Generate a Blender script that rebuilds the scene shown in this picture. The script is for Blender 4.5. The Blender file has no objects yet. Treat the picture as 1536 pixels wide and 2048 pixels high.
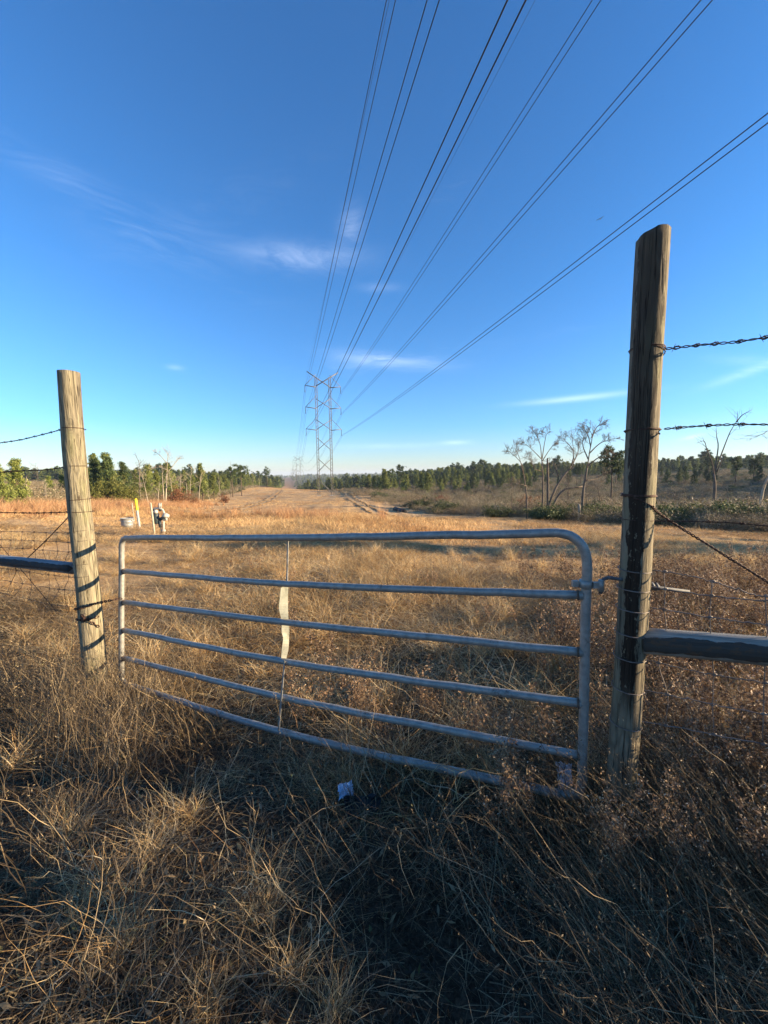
import bpy, math, random
import numpy as np
from mathutils import Vector, Matrix
R = math.radians
SC = bpy.context.scene
C = SC.collection
rng = np.random.default_rng(7)
random.seed(7)

# ------------------------------------------------------------------ camera
EYE = Vector((0, 0, 1.6))
FPX, PITCH, ROLL = 769.0, R(5.5), R(0.66)
cF = Vector((0, math.cos(PITCH), -math.sin(PITCH)))
_r = Vector((1, 0, 0)); _u = Vector((0, math.sin(PITCH), math.cos(PITCH)))
cR = _r * math.cos(ROLL) - _u * math.sin(ROLL)
cU = _r * math.sin(ROLL) + _u * math.cos(ROLL)
cam = bpy.data.cameras.new('camera'); camo = bpy.data.objects.new('camera', cam); C.objects.link(camo)
camo.matrix_world = Matrix(((cR.x, cU.x, -cF.x, EYE.x), (cR.y, cU.y, -cF.y, EYE.y), (cR.z, cU.z, -cF.z, EYE.z), (0, 0, 0, 1)))
cam.sensor_fit = 'VERTICAL'; cam.sensor_height = 36; cam.sensor_width = 27; cam.lens = 36 * FPX / 2048
cam.clip_start = 0.05; cam.clip_end = 12000
SC.camera = camo

def P(px, py, Y):
    """world point seen at photograph pixel (px,py) at world depth Y"""
    d = cF + cR * ((px - 768) / FPX) + cU * ((1024 - py) / FPX)
    return EYE + d * (Y / d.y)

# ------------------------------------------------------------------ light
SUN_AZ, SUN_EL = R(-7), R(12.5)       # azimuth from +X towards +Y
sd = Vector((math.cos(SUN_AZ) * math.cos(SUN_EL), math.sin(SUN_AZ) * math.cos(SUN_EL), math.sin(SUN_EL)))
sl = bpy.data.lights.new('sun', 'SUN'); sl.energy = 5.0; sl.angle = R(0.5); sl.color = (1.0, 0.775, 0.49)
so = bpy.data.objects.new('sun', sl); C.objects.link(so)
so.rotation_euler = sd.to_track_quat('Z', 'Y').to_euler(); so.location = (30, -5, 30)
SC.view_settings.view_transform = 'Standard'; SC.view_settings.look = 'None'
SC.view_settings.exposure = 1.72; SC.view_settings.gamma = 1
SC.cycles.max_bounces = 5; SC.cycles.diffuse_bounces = 2; SC.cycles.glossy_bounces = 2
SC.cycles.transparent_max_bounces = 8; SC.cycles.transmission_bounces = 2; SC.cycles.volume_bounces = 0
SC.cycles.use_denoising = True

class NT:
    """small node-tree writer"""
    def __init__(s, tree): s.t = tree; s.n = tree.nodes; s.l = tree.links
    def new(s, typ, ins=None, **kw):
        n = s.n.new(typ)
        for k, v in kw.items(): setattr(n, k, v)
        for k, v in (ins or {}).items(): s.put(n.inputs[k], v)
        return n
    def put(s, sock, v):
        if hasattr(v, 'is_linked') or isinstance(v, bpy.types.NodeSocket): s.l.new(v, sock)
        elif isinstance(v, bpy.types.Node): s.l.new(v.outputs[0], sock)
        else: sock.default_value = v
    def m(s, op, a, b=0.0, c=0.0, clamp=False):
        n = s.new('ShaderNodeMath', operation=op, use_clamp=clamp)
        s.put(n.inputs[0], a); s.put(n.inputs[1], b); s.put(n.inputs[2], c); return n.outputs[0]
    def vm(s, op, a, b=(0, 0, 0)):
        n = s.new('ShaderNodeVectorMath', operation=op); s.put(n.inputs[0], a); s.put(n.inputs[1], b); return n.outputs[0]
    def noise(s, vec, scale, detail=4, rough=.55, out='Fac', dist=0):
        n = s.new('ShaderNodeTexNoise', {'Scale': scale, 'Detail': detail, 'Roughness': rough, 'Distortion': dist})
        if vec is not None: s.put(n.inputs['Vector'], vec)
        return n.outputs[out]
    def ramp(s, fac, stops, interp='LINEAR'):
        n = s.new('ShaderNodeValToRGB'); s.put(n.inputs[0], fac); r = n.color_ramp; r.interpolation = interp
        while len(r.elements) < len(stops): r.elements.new(.5)
        for e, (p, c) in zip(r.elements, stops):
            e.position = p; e.color = tuple(c) + (1,) if len(c) == 3 else c
        return n.outputs[0]
    def mix(s, fac, a, b, typ='MIX'):
        n = s.new('ShaderNodeMix', data_type='RGBA', blend_type=typ)
        s.put(n.inputs[0], fac); s.put(n.inputs[6], a); s.put(n.inputs[7], b); return n.outputs[2]
    def sstep(s, x, a, b):
        n = s.new('ShaderNodeMapRange', interpolation_type='SMOOTHSTEP', clamp=True)
        s.put(n.inputs[0], x); s.put(n.inputs[1], a); s.put(n.inputs[2], b); return n.outputs[0]

W = bpy.data.worlds.new('World'); SC.world = W; W.use_nodes = True
w = NT(W.node_tree); w.n.clear()
sky = w.new('ShaderNodeTexSky', sky_type='NISHITA', sun_disc=False)
sky.sun_elevation = SUN_EL; sky.sun_rotation = math.pi / 2 - SUN_AZ
sky.air_density = 1.0; sky.dust_density = 0.25; sky.ozone_density = 3.0; sky.altitude = 50
tc = w.new('ShaderNodeTexCoord').outputs['Generated']
sep = w.new('ShaderNodeSeparateXYZ', {0: tc})
az = w.m('ARCTAN2', sep.outputs[0], sep.outputs[1]); el = w.m('ARCSINE', sep.outputs[2])
def dir_ae(px, py):
    d = P(px, py, 10) - EYE; return math.atan2(d.x, d.y), math.asin(d.normalized().z)
tint = w.ramp(w.m('MULTIPLY', w.m('MAXIMUM', el, 0.0), 1 / 1.2), [(0, (1.0, 1.0, 1.16)), (.10, (.58, .98, 1.36)), (.35, (.45, .96, 1.38)), (1, (.37, .87, 1.30))])
col = w.mix(1.0, sky.outputs[0], tint, 'MULTIPLY')
# thin cirrus: streaky noise kept to the patches where the photo has it
cv = w.new('ShaderNodeCombineXYZ', {0: w.m('MULTIPLY', az, 1.0), 1: w.m('MULTIPLY', el, 3.2), 2: 0.0}).outputs[0]
warp = w.noise(cv, 2.2, 3, .5, 'Color')
cvw = w.vm('ADD', cv, w.vm('MULTIPLY', warp, (.5, .5, 0)))
n1 = w.m('ADD', w.m('MULTIPLY', w.noise(cvw, 5.0, 8, .62), .5), w.m('MULTIPLY', w.noise(w.vm('MULTIPLY', cvw, (1, 2.2, 1)), 13.0, 9, .7), .5))
cl = None
def wisp(px, py, wpx, hpx, ang, amt, lo=.42, hi=.75):
    global cl
    a0, e0 = dir_ae(px, py); a1, _ = dir_ae(px + wpx, py); _, e1 = dir_ae(px, py - hpx)
    sa, se = abs(a1 - a0), abs(e1 - e0)
    da = w.m('SUBTRACT', az, a0); de = w.m('SUBTRACT', el, e0)
    ca, sn = math.cos(R(ang)), math.sin(R(ang))
    u = w.m('DIVIDE', w.m('ADD', w.m('MULTIPLY', da, ca), w.m('MULTIPLY', de, sn)), sa)
    v = w.m('DIVIDE', w.m('SUBTRACT', w.m('MULTIPLY', de, ca), w.m('MULTIPLY', da, sn)), se)
    q = w.m('ADD', w.m('MULTIPLY', u, u), w.m('MULTIPLY', v, v))
    g = w.m('EXPONENT', w.m('MULTIPLY', q, -1.0))
    t = w.m('MULTIPLY', w.m('MULTIPLY', g, w.sstep(n1, lo, hi)), amt * .28)
    cl = t if cl is None else w.m('ADD', cl, t)
wisp(600, 515, 110, 26, 2, .34, .33, .62); wisp(330, 500, 190, 45, -16, .13); wisp(700, 455, 28, 30, 55, .26, .3, .6)
wisp(780, 722, 95, 13, -6, .42, .3, .62); wisp(760, 725, 200, 20, 4, .16); wisp(1150, 797, 110, 6, 1, .50, .2, .5)
wisp(1500, 742, 90, 9, 16, .34, .25, .6); wisp(110, 340, 170, 30, -10, .10); wisp(900, 385, 60, 20, 10, .10)
wisp(1480, 720, 60, 9, -14, .2, .25, .6); wisp(910, 885, 26, 4, 0, .35, .2, .5); wisp(760, 892, 130, 5, 0, .2, .3, .6); wisp(1385, 874, 22, 4, 12, .4, .1, .4)
wisp(760, 575, 40, 9, 0, .15, .3, .6); wisp(350, 735, 16, 5, 0, .22, .2, .5); wisp(1180, 650, 70, 8, 3, .12); wisp(420, 430, 220, 60, 25, .08)
sunside = w.new('ShaderNodeVectorMath', operation='DOT_PRODUCT'); w.put(sunside.inputs[0], tc); sunside.inputs[1].default_value = (sd.x, sd.y, 0)
SKYS = 0.067
glow = w.mix(1.0, col, (1 / SKYS * .86, 1 / SKYS * .9, 1 / SKYS * .95, 1), 'MIX')
w.put(glow.node.inputs[0], w.m('MINIMUM', cl, .8))
bg = w.new('ShaderNodeBackground', {'Color': glow, 'Strength': SKYS})
w.new('ShaderNodeOutputWorld', {'Surface': bg.outputs[0]})

# ------------------------------------------------------------------ helpers
def tag(o, label=None, cat=None, group=None, kind=None):
    if label: o['label'] = label
    if cat: o['category'] = cat
    if group: o['group'] = group
    if kind: o['kind'] = kind
    return o
def empty(name, loc=(0, 0, 0), rz=0):
    o = bpy.data.objects.new(name, None); C.objects.link(o); o.location = loc; o.rotation_euler = (0, 0, rz)
    o.empty_display_size = .1
    return o
def np_mesh(name, verts, loops, sizes, smooth=False, attrs=None):
    """fast mesh from numpy: loops flat index array, sizes per-face"""
    me = bpy.data.meshes.new(name)
    verts = np.asarray(verts, np.float32); loops = np.asarray(loops, np.int32); sizes = np.asarray(sizes, np.int32)
    me.vertices.add(len(verts)); me.vertices.foreach_set('co', verts.ravel())
    me.loops.add(len(loops)); me.loops.foreach_set('vertex_index', loops)
    me.polygons.add(len(sizes)); st = np.concatenate(([0], np.cumsum(sizes)[:-1])).astype(np.int32)
    me.polygons.foreach_set('loop_start', st); me.polygons.foreach_set('loop_total', sizes)
    if smooth: me.polygons.foreach_set('use_smooth', np.ones(len(sizes), bool))
    for k, a in (attrs or {}).items():
        at = me.attributes.new(k, 'FLOAT', 'POINT'); at.data.foreach_set('value', np.asarray(a, np.float32))
    me.update(calc_edges=True); me.validate()
    return me
def link(name, me, mat=None, parent=None, loc=None):
    o = bpy.data.objects.new(name, me); C.objects.link(o)
    if mat is not None:
        if not me.materials: me.materials.append(mat)
    if parent is not None: o.parent = parent
    if loc is not None: o.location = loc
    return o

class MB:
    def __init__(s): s.v = []; s.f = []; s.sm = []
    def add(s, vs, fs, smooth=True):
        b = len(s.v); s.v += [tuple(x) for x in vs]
        for f in fs: s.f.append(tuple(i + b for i in f)); s.sm.append(smooth)
    def tube(s, pts, rad, seg=8, cap=True, closed=False):
        pts = [Vector(p) for p in pts]; n = len(pts)
        if not hasattr(rad, '__len__'): rad = [rad] * n
        ref = None; vs = []; fs = []
        for i, p in enumerate(pts):
            if closed: t = pts[(i + 1) % n] - pts[i - 1]
            else: t = pts[min(i + 1, n - 1)] - pts[max(i - 1, 0)]
            if t.length < 1e-9: t = Vector((0, 0, 1))
            t.normalize()
            if ref is None:
                ref = Vector((0, 0, 1)) if abs(t.z) < .9 else Vector((1, 0, 0))
            ref = (ref - t * ref.dot(t)).normalized(); b = t.cross(ref)
            for k in range(seg):
                a = 2 * math.pi * k / seg
                vs.append(p + (ref * math.cos(a) + b * math.sin(a)) * rad[i])
        m = n if closed else n - 1
        for i in range(m):
            j = (i + 1) % n
            for k in range(seg):
                k2 = (k + 1) % seg
                fs.append((i * seg + k, i * seg + k2, j * seg + k2, j * seg + k))
        s.add(vs, fs, True)
        if cap and not closed:
            b0 = len(s.v) - n * seg
            s.f.append(tuple(b0 + k for k in reversed(range(seg)))); s.sm.append(False)
            s.f.append(tuple(b0 + (n - 1) * seg + k for k in range(seg))); s.sm.append(False)
    def box(s, c, sz, M=None):
        c = Vector(c); h = Vector(sz) / 2; vs = []
        for dx in (-1, 1):
            for dy in (-1, 1):
                for dz in (-1, 1):
                    q = Vector((dx * h.x, dy * h.y, dz * h.z))
                    if M: q = M @ q
                    vs.append(c + q)
        s.add(vs, [(0, 1, 3, 2), (4, 6, 7, 5), (0, 4, 5, 1), (2, 3, 7, 6), (0, 2, 6, 4), (1, 5, 7, 3)], False)
    def ball(s, c, r, seg=8, rings=5, sc=(1, 1, 1)):
        vs = []; fs = []
        for i in range(rings + 1):
            th = math.pi * i / rings
            for k in range(seg):
                a = 2 * math.pi * k / seg
                vs.append((c[0] + r * sc[0] * math.sin(th) * math.cos(a), c[1] + r * sc[1] * math.sin(th) * math.sin(a), c[2] + r * sc[2] * math.cos(th)))
        for i in range(rings):
            for k in range(seg):
                k2 = (k + 1) % seg; fs.append((i * seg + k, (i + 1) * seg + k, (i + 1) * seg + k2, i * seg + k2))
        s.add(vs, fs, True)
    def lathe(s, prof, c=(0, 0, 0), seg=32, smooth=True):
        vs = []; fs = []
        for r, z in prof:
            for k in range(seg):
                a = 2 * math.pi * k / seg; vs.append((c[0] + r * math.cos(a), c[1] + r * math.sin(a), c[2] + z))
        for i in range(len(prof) - 1):
            for k in range(seg):
                k2 = (k + 1) % seg; fs.append((i * seg + k, i * seg + k2, (i + 1) * seg + k2, (i + 1) * seg + k))
        s.add(vs, fs, smooth)
    def mesh(s, name, mat=None):
        me = bpy.data.meshes.new(name); me.from_pydata(s.v, [], s.f)
        me.polygons.foreach_set('use_smooth', s.sm); me.update()
        if mat: me.materials.append(mat)
        return me
    def build(s, name, mat, parent=None, loc=None):
        return link(name, s.mesh(name, mat), None, parent, loc)

def catmull(pts, n=8):
    pts = [Vector(p) for p in pts]; out = []
    q = [pts[0] * 2 - pts[1]] + pts + [pts[-1] * 2 - pts[-2]]
    for i in range(1, len(q) - 2):
        for k in range(n):
            t = k / n; p0, p1, p2, p3 = q[i - 1], q[i], q[i + 1], q[i + 2]
            out.append(.5 * ((2 * p1) + (p2 - p0) * t + (2 * p0 - 5 * p1 + 4 * p2 - p3) * t * t + (3 * p1 - p0 - 3 * p2 + p3) * t ** 3))
    out.append(pts[-1]); return out

# ------------------------------------------------------------------ materials
def mat(name, fn, disp=False):
    m = bpy.data.materials.new(name); m.use_nodes = True; t = NT(m.node_tree); t.n.clear()
    out = t.new('ShaderNodeOutputMaterial'); sh = fn(t); t.put(out.inputs['Surface'], sh)
    return m
def bsdf(t, col, rough=.7, metal=0, bump=None, bstr=.3, bdist=.01, spec=.3):
    n = t.new('ShaderNodeBsdfPrincipled'); t.put(n.inputs['Base Color'], col); t.put(n.inputs['Roughness'], rough)
    t.put(n.inputs['Metallic'], metal); n.inputs['Specular IOR Level'].default_value = spec
    if bump is not None:
        b = t.new('ShaderNodeBump', {'Height': bump, 'Strength': bstr, 'Distance': bdist}); t.put(n.inputs['Normal'], b.outputs[0])
    return n.outputs[0]
def leafy(name, stops, transl=.3, patch=.35, patch_scale=.5, tintc=(.5, .42, .3), rough=.6):
    def fn(t):
        v = t.new('ShaderNodeAttribute', attribute_name='v').outputs['Fac']
        rnd = t.new('ShaderNodeObjectInfo').outputs['Random']
        x = t.m('FRACT', t.m('ADD', v, t.m('MULTIPLY', rnd, .25)))
        c = t.ramp(v, stops)
        pos = t.new('ShaderNodeNewGeometry').outputs['Position']
        pn = t.noise(pos, patch_scale, 3)
        k = t.m('MULTIPLY', t.sstep(pn, .45, .62), patch)
        c = t.mix(k, c, t.mix(1.0, c, tuple(tintc) + (1,), 'MULTIPLY'))
        rr = t.m('ADD', .78, t.m('MULTIPLY', rnd, .44))
        c = t.mix(1.0, c, t.new('ShaderNodeCombineXYZ', {0: rr, 1: rr, 2: rr}).outputs[0], 'MULTIPLY')
        d = t.new('ShaderNodeBsdfPrincipled', {'Base Color': c, 'Roughness': rough}); d.inputs['Specular IOR Level'].default_value = .25
        tr = t.new('ShaderNodeBsdfTranslucent', {'Color': c})
        return t.new('ShaderNodeMixShader', {0: transl, 1: d.outputs[0], 2: tr.outputs[0]}).outputs[0]
    return mat(name, fn)
STRAW = [(0, (.14, .07, .03)), (.25, (.48, .295, .125)), (.55, (.76, .51, .23)), (.8, (.86, .66, .35)), (.93, (.88, .74, .50)), (1, (.30, .30, .12))]
m_grass = leafy('dry_grass', STRAW, .4, .5, .9)
m_grassshaded = leafy('roadside_grass_shaded', [(0, (.035, .025, .017)), (.5, (.10, .072, .045)), (.72, (.20, .145, .085)), (.88, (.40, .30, .17)), (.95, (.50, .38, .22)), (1, (.10, .13, .05))], .25, .5, 1.3)  # greyer roadside grass, albedo lowered further to stand in for verge shade
m_sedge = leafy('orange_broomsedge', [(0, (.30, .15, .07)), (.5, (.52, .30, .15)), (1, (.70, .48, .27))], .35, .3, .3, (.8, .7, .6))
m_forb = leafy('dry_weed', [(0, (.10, .06, .035)), (.45, (.28, .175, .10)), (.8, (.46, .32, .18)), (.93, (.60, .48, .33)), (1, (.78, .70, .56))], .15, .4, 1.0)
m_field = leafy('field_grass', [(0, (.22, .12, .055)), (.3, (.50, .30, .13)), (.7, (.75, .50, .23)), (1, (.85, .64, .33))], .25, .75, .10, (.55, .45, .40))
m_pine = leafy('pine_needles', [(0, (.06, .085, .022)), (.5, (.16, .19, .045)), (1, (.30, .30, .08))], .25, .3, .2, (.7, .8, .7))
m_pinedark = leafy('dark_needles', [(0, (.032, .055, .02)), (.6, (.075, .105, .035)), (1, (.14, .16, .05))], .2, .3, .2, (.7, .8, .7))
m_cedar = leafy('cedar_foliage', [(0, (.05, .065, .016)), (.5, (.13, .14, .03)), (1, (.24, .22, .06))], .2, .3, .5, (.7, .8, .7))
m_brush = leafy('brush_twigs', [(0, (.09, .065, .04)), (.45, (.23, .18, .11)), (.7, (.42, .34, .23)), (.82, (.17, .17, .07)), (1, (.09, .11, .045))], .15, .6, .12, (.75, .6, .5))
m_green = leafy('evergreen_leaves', [(0, (.03, .045, .016)), (.6, (.08, .10, .035)), (1, (.17, .18, .07))], .2, .3, .6, (.8, .8, .8))
m_brownleaf = leafy('brown_leaves', [(0, (.10, .04, .02)), (.6, (.24, .10, .045)), (1, (.36, .18, .09))], .25, .3, .6, (.8, .7, .7))
def _bark(c0, c1, sc=6):
    def fn(t):
        o = t.new('ShaderNodeTexCoord').outputs['Object']
        n = t.noise(t.vm('MULTIPLY', o, (1, 1, .25)), sc, 6, .65)
        return bsdf(t, t.ramp(n, [(.3, c0), (.7, c1)]), .9, bump=n, bstr=.5, bdist=.02, spec=.1)
    return fn
m_bark = mat('bark', _bark((.06, .042, .03), (.16, .12, .085)))
m_palebark = mat('pale_bark', _bark((.22, .18, .13), (.48, .41, .31)))
m_greybark = mat('grey_bark', _bark((.07, .057, .045), (.21, .17, .135)))

def post_wood(pale, stain_dir=None, stain_amt=0, z0=0., z1=3., green=(.20, .20, .09)):
    """weathered round post: long grain, knots, cracks, tar stain on one side"""
    def fn(t):
        o = t.new('ShaderNodeTexCoord').outputs['Object']
        s = t.new('ShaderNodeSeparateXYZ', {0: o}); x, y, z = s.outputs
        warp = t.noise(t.vm('MULTIPLY', o, (6, 6, 1.3)), 1.6, 3, .5, 'Color')
        ow = t.vm('ADD', t.vm('MULTIPLY', o, (20, 20, 2.1)), t.vm('MULTIPLY', warp, (5, 5, 5)))
        wv = t.new('ShaderNodeTexWave', {'Vector': ow, 'Scale': .42, 'Distortion': 5.0, 'Detail': 3.0, 'Detail Scale': 1.2}, wave_type='BANDS', bands_direction='DIAGONAL').outputs['Fac']
        fine = t.noise(t.vm('MULTIPLY', o, (90, 90, 3.5)), 1.0, 6, .7)
        big = t.noise(t.vm('MULTIPLY', o, (5, 5, 1.6)), 1.0, 4, .6)
        c = t.ramp(t.m('ADD', t.m('MULTIPLY', wv, .24), t.m('MULTIPLY', fine, .76)),
                   [(.22, tuple(q * .36 for q in pale)), (.42, tuple(q * .74 for q in pale)), (.62, pale), (.9, tuple(min(1, q * 1.2) for q in pale))])
        c = t.mix(t.m('MULTIPLY', t.sstep(big, .50, .7), .6), c, tuple(green) + (1,))
        kv = t.new('ShaderNodeTexVoronoi', {'Vector': t.vm('ADD', t.vm('MULTIPLY', o, (7.5, 7.5, 3.4)), t.vm('MULTIPLY', warp, (.35, .35, .35))), 'Scale': 1.0}); kd = kv.outputs['Distance']
        ring = t.m('ADD', .5, t.m('MULTIPLY', t.m('SINE', t.m('MULTIPLY', kd, 95.0)), .5))
        c = t.mix(t.m('MULTIPLY', t.m('MULTIPLY', t.sstep(kd, .30, .12), ring), .55), c, tuple(q * .35 for q in pale) + (1,))
        c = t.mix(t.m('MULTIPLY', t.sstep(kd, .075, .045), .75), c, (.05, .032, .02, 1))
        grey = t.noise(t.vm('MULTIPLY', o, (9, 9, .9)), 1.0, 5, .65)
        c = t.mix(t.m('MULTIPLY', t.sstep(grey, .46, .64), t.m('ADD', .25, t.m('MULTIPLY', t.sstep(z, 1.2, 2.4), .5))), c, (.13, .11, .085, 1))
        ang = t.m('ARCTAN2', y, x)
        # drying cracks: thin vertical dark lines
        cn = t.noise(t.new('ShaderNodeCombineXYZ', {0: t.m('MULTIPLY', ang, 2.4), 1: t.m('MULTIPLY', z, .55), 2: 3.1}).outputs[0], 2.1, 3, .5)
        crack = t.m('SUBTRACT', 1.0, t.sstep(t.m('ABSOLUTE', t.m('SUBTRACT', cn, .5)), .003, .016))
        c = t.mix(t.m('MULTIPLY', crack, .85), c, (.02, .015, .01, 1))
        rough = .8
        if stain_amt:
            da = t.m('ABSOLUTE', t.m('WRAP', t.m('SUBTRACT', ang, stain_dir), math.pi, -math.pi))
            en = t.noise(t.vm('MULTIPLY', o, (30, 30, 9)), 1.0, 5, .65)
            edge = t.m('SUBTRACT', t.m('ADD', t.m('ADD', .52, t.m('MULTIPLY', t.sstep(z, 1.3, 2.0), .32)), t.m('MULTIPLY', t.m('SUBTRACT', en, .5), 1.3)), da)
            st = t.sstep(edge, -.03, .07)
            chips = t.noise(t.vm('MULTIPLY', o, (60, 60, 26)), 1.0, 5, .7)
            low = t.sstep(z, 2.0, 1.4)
            hole = t.m('MULTIPLY', t.sstep(chips, .60, .66), low)
            st = t.m('MULTIPLY', st, t.m('SUBTRACT', 1.0, hole))
            st = t.m('MULTIPLY', st, t.m('ADD', .70, t.m('MULTIPLY', low, .3)))
            st = t.m('MULTIPLY', st, t.sstep(z, .36, .62))
            c = t.mix(t.m('MULTIPLY', st, stain_amt), c, t.mix(fine, (.008, .006, .005, 1), (.05, .033, .022, 1)))
        h = t.m('SUBTRACT', t.m('ADD', t.m('MULTIPLY', fine, .6), t.m('MULTIPLY', wv, .25)), crack)
        return bsdf(t, c, rough, bump=h, bstr=1.0, bdist=.010, spec=.15)
    return fn
m_postL = mat('weathered_post_wood', post_wood((.29, .25, .165)))
m_postR = mat('tarred_post_wood', post_wood((.22, .185, .125), R(-126), .97))
m_rail = mat('brace_log_wood', post_wood((.36, .34, .30), R(-90), .0))

def _galv(t):
    o = t.new('ShaderNodeTexCoord').outputs['Object']
    n = t.noise(o, 26, 5, .6); n2 = t.noise(o, 3.2, 4, .6); n3 = t.noise(t.vm('MULTIPLY', o, (1, 1, 1)), 90, 3, .6)
    c = t.ramp(n, [(.3, (.21, .208, .19)), (.7, (.37, .355, .32))])
    c = t.mix(t.m('MULTIPLY', t.sstep(n2, .55, .75), .5), c, (.12, .13, .13, 1))
    c = t.mix(t.m('MULTIPLY', t.sstep(n3, .66, .74), .45), c, (.12, .09, .07, 1))
    n4 = t.noise(o, 7.0, 6, .7); rs = t.m('MULTIPLY', t.sstep(n4, .56, .66), t.sstep(n3, .42, .6))
    c = t.mix(t.m('MULTIPLY', rs, .7), c, (.10, .065, .045, 1))
    return bsdf(t, c, t.m('ADD', .38, t.m('MULTIPLY', n, .25)), .35, bump=n3, bstr=.12, bdist=.002, spec=.5)
m_galv = mat('galvanised_paint', _galv)
m_strap = mat('cream_strap', lambda t: bsdf(t, t.ramp(t.noise(t.new('ShaderNodeTexCoord').outputs['Object'], 18, 5), [(.3, (.17, .17, .135)), (.5, (.31, .31, .25)), (.7, (.38, .375, .30))]), .5, .1))
def _rust(t):
    o = t.new('ShaderNodeTexCoord').outputs['Object']; n = t.noise(o, 60, 5, .6)
    return bsdf(t, t.ramp(n, [(.3, (.035, .022, .018)), (.6, (.09, .05, .035)), (.8, (.16, .13, .11))]), .7, .4, bump=n, bstr=.3, bdist=.002)
m_rust = mat('rusty_wire', _rust)
m_wirebright = mat('aged_wire', lambda t: bsdf(t, t.ramp(t.noise(t.new('ShaderNodeTexCoord').outputs['Object'], 40, 4), [(.3, (.05, .04, .035)), (.7, (.20, .16, .13))]), .6, .5))
m_cable = mat('conductor', lambda t: bsdf(t, (.035, .037, .045, 1), .6, .3))
m_steel = mat('tower_steel', lambda t: bsdf(t, t.ramp(t.noise(t.new('ShaderNodeTexCoord').outputs['Object'], .4, 4), [(.3, (.12, .115, .11)), (.7, (.20, .19, .175))]), .7, .1))
m_insul = mat('insulator', lambda t: bsdf(t, (.05, .05, .055, 1), .4))
def solid(name, c, rough=.6, metal=0, var=.25, sc=20):
    return mat(name, lambda t: bsdf(t, t.ramp(t.noise(t.new('ShaderNodeTexCoord').outputs['Object'], sc, 5, .6), [(.3, tuple(q * (1 - var) for q in c)), (.7, tuple(min(1, q * (1 + var * .6)) for q in c))]), rough, metal))

# ------------------------------------------------------------------ terrain
_ctrl = []
def cp(px, py, Y):
    p = P(px, py, Y); _ctrl.append((p.x, p.y, p.z))
for a in [(1245, 1650, 1.75), (240, 1392, 3.4), (575, 1490, 2.6),
          (300, 1074, 13.5), (255, 1053, 17), (700, 1050, 17), (640, 1030, 40), (640, 1010, 70), (650, 993, 125), (600, 979, 220), (700, 981, 200),
          (1400, 1062, 18.4), (1200, 1042, 27), (950, 1030, 45), (800, 1010, 76), (745, 988, 118), (1050, 1075, 14),
          (200, 1012, 38), (0, 1022, 25), (330, 1008, 60), (404, 1003, 85), (470, 992, 125), (536, 974, 370),
          (900, 985, 140), (900, 958, 300), (1450, 1012, 60), (1450, 962, 140), (1450, 945, 190), (1100, 992, 90), (1100, 962, 180), (1250, 962, 160),
          (300, 970, 200), (100, 970, 150), (560, 972, 700), (640, 960, 1200), (950, 950, 700)]: cp(*a)
_ctrl += [(0, 0, 0), (1.2, 1, .0), (-1.2, 1.2, -.05), (0, 7, -.28), (-6, 8, -.35), (6, 8, -.42), (-97, 440, -17.2), (-178, 755, -25), (-60, 330, -12),
          (-30, 450, -15), (0, -3, .1), (-4, 0, 0), (4, 0, 0), (12, 0, .1), (-15, 0, .1), (0, -30, .8), (60, -20, .5), (-60, -20, .8), (30, 10, -.6), (-30, 8, .2),
          (0, -400, 5), (400, 0, 3), (-400, 0, 2), (0, -3000, 0), (3000, 0, 0), (-3000, 0, 0), (0, 3000, -4), (1500, 2500, 4), (-1500, 2500, -4), (0, 6000, -2), (6000, 0, 0), (-6000, 0, 0), (0, -6000, 0)]
_ctrl = np.array(_ctrl)
def _uv(x, y):
    r = np.hypot(x, y); s = np.log(1 + r / 2.0); th = np.arctan2(x, y); return s * np.sin(th), s * np.cos(th)
def _k(d2): return .5 * d2 * np.log(d2 + 1e-9)
_cu, _cv = _uv(_ctrl[:, 0], _ctrl[:, 1]); _n = len(_ctrl)
_A = np.zeros((_n + 3, _n + 3)); _d2 = (_cu[:, None] - _cu) ** 2 + (_cv[:, None] - _cv) ** 2
_A[:_n, :_n] = _k(_d2) + np.eye(_n) * .002
_A[:_n, _n] = 1; _A[:_n, _n + 1] = _cu; _A[:_n, _n + 2] = _cv; _A[_n:, :_n] = _A[:_n, _n:].T
_w = np.linalg.solve(_A, np.concatenate((_ctrl[:, 2], [0, 0, 0])))
_ph = rng.uniform(0, 6.28, (14, 2)); _dirs = rng.uniform(0, 6.28, 14)
def terr(x, y):
    x = np.atleast_1d(np.asarray(x, float)); y = np.atleast_1d(np.asarray(y, float)); out = np.empty(x.shape)
    xf, yf, of = x.ravel(), y.ravel(), out.ravel()
    for i in range(0, len(xf), 20000):
        a, b = xf[i:i + 20000], yf[i:i + 20000]; u, v = _uv(a, b)
        z = _k((u[:, None] - _cu) ** 2 + (v[:, None] - _cv) ** 2) @ _w[:_n] + _w[_n] + _w[_n + 1] * u + _w[_n + 2] * v
        r = np.hypot(a, b); amp = np.clip(r / 30, .12, 1)
        for j, wl in enumerate([.7, .9, 1.3, 1.7, 2.6, 3.4, 5, 7, 11, 15, 24, 33, 60, 90]):
            q = min(wl * .011, .045) if wl < 20 else .05
            z = z + q * amp * np.clip(wl * 60 / (r + 1), 0, 1) * np.sin((a * math.cos(_dirs[j]) + b * math.sin(_dirs[j])) * 6.283 / wl + _ph[j, 0])
        of[i:i + 20000] = z
    return out
def tz(x, y): return float(terr([x], [y])[0])

nr, na = 330, 540
rr = np.concatenate(([0], np.geomspace(.25, 7500, nr)))
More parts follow.
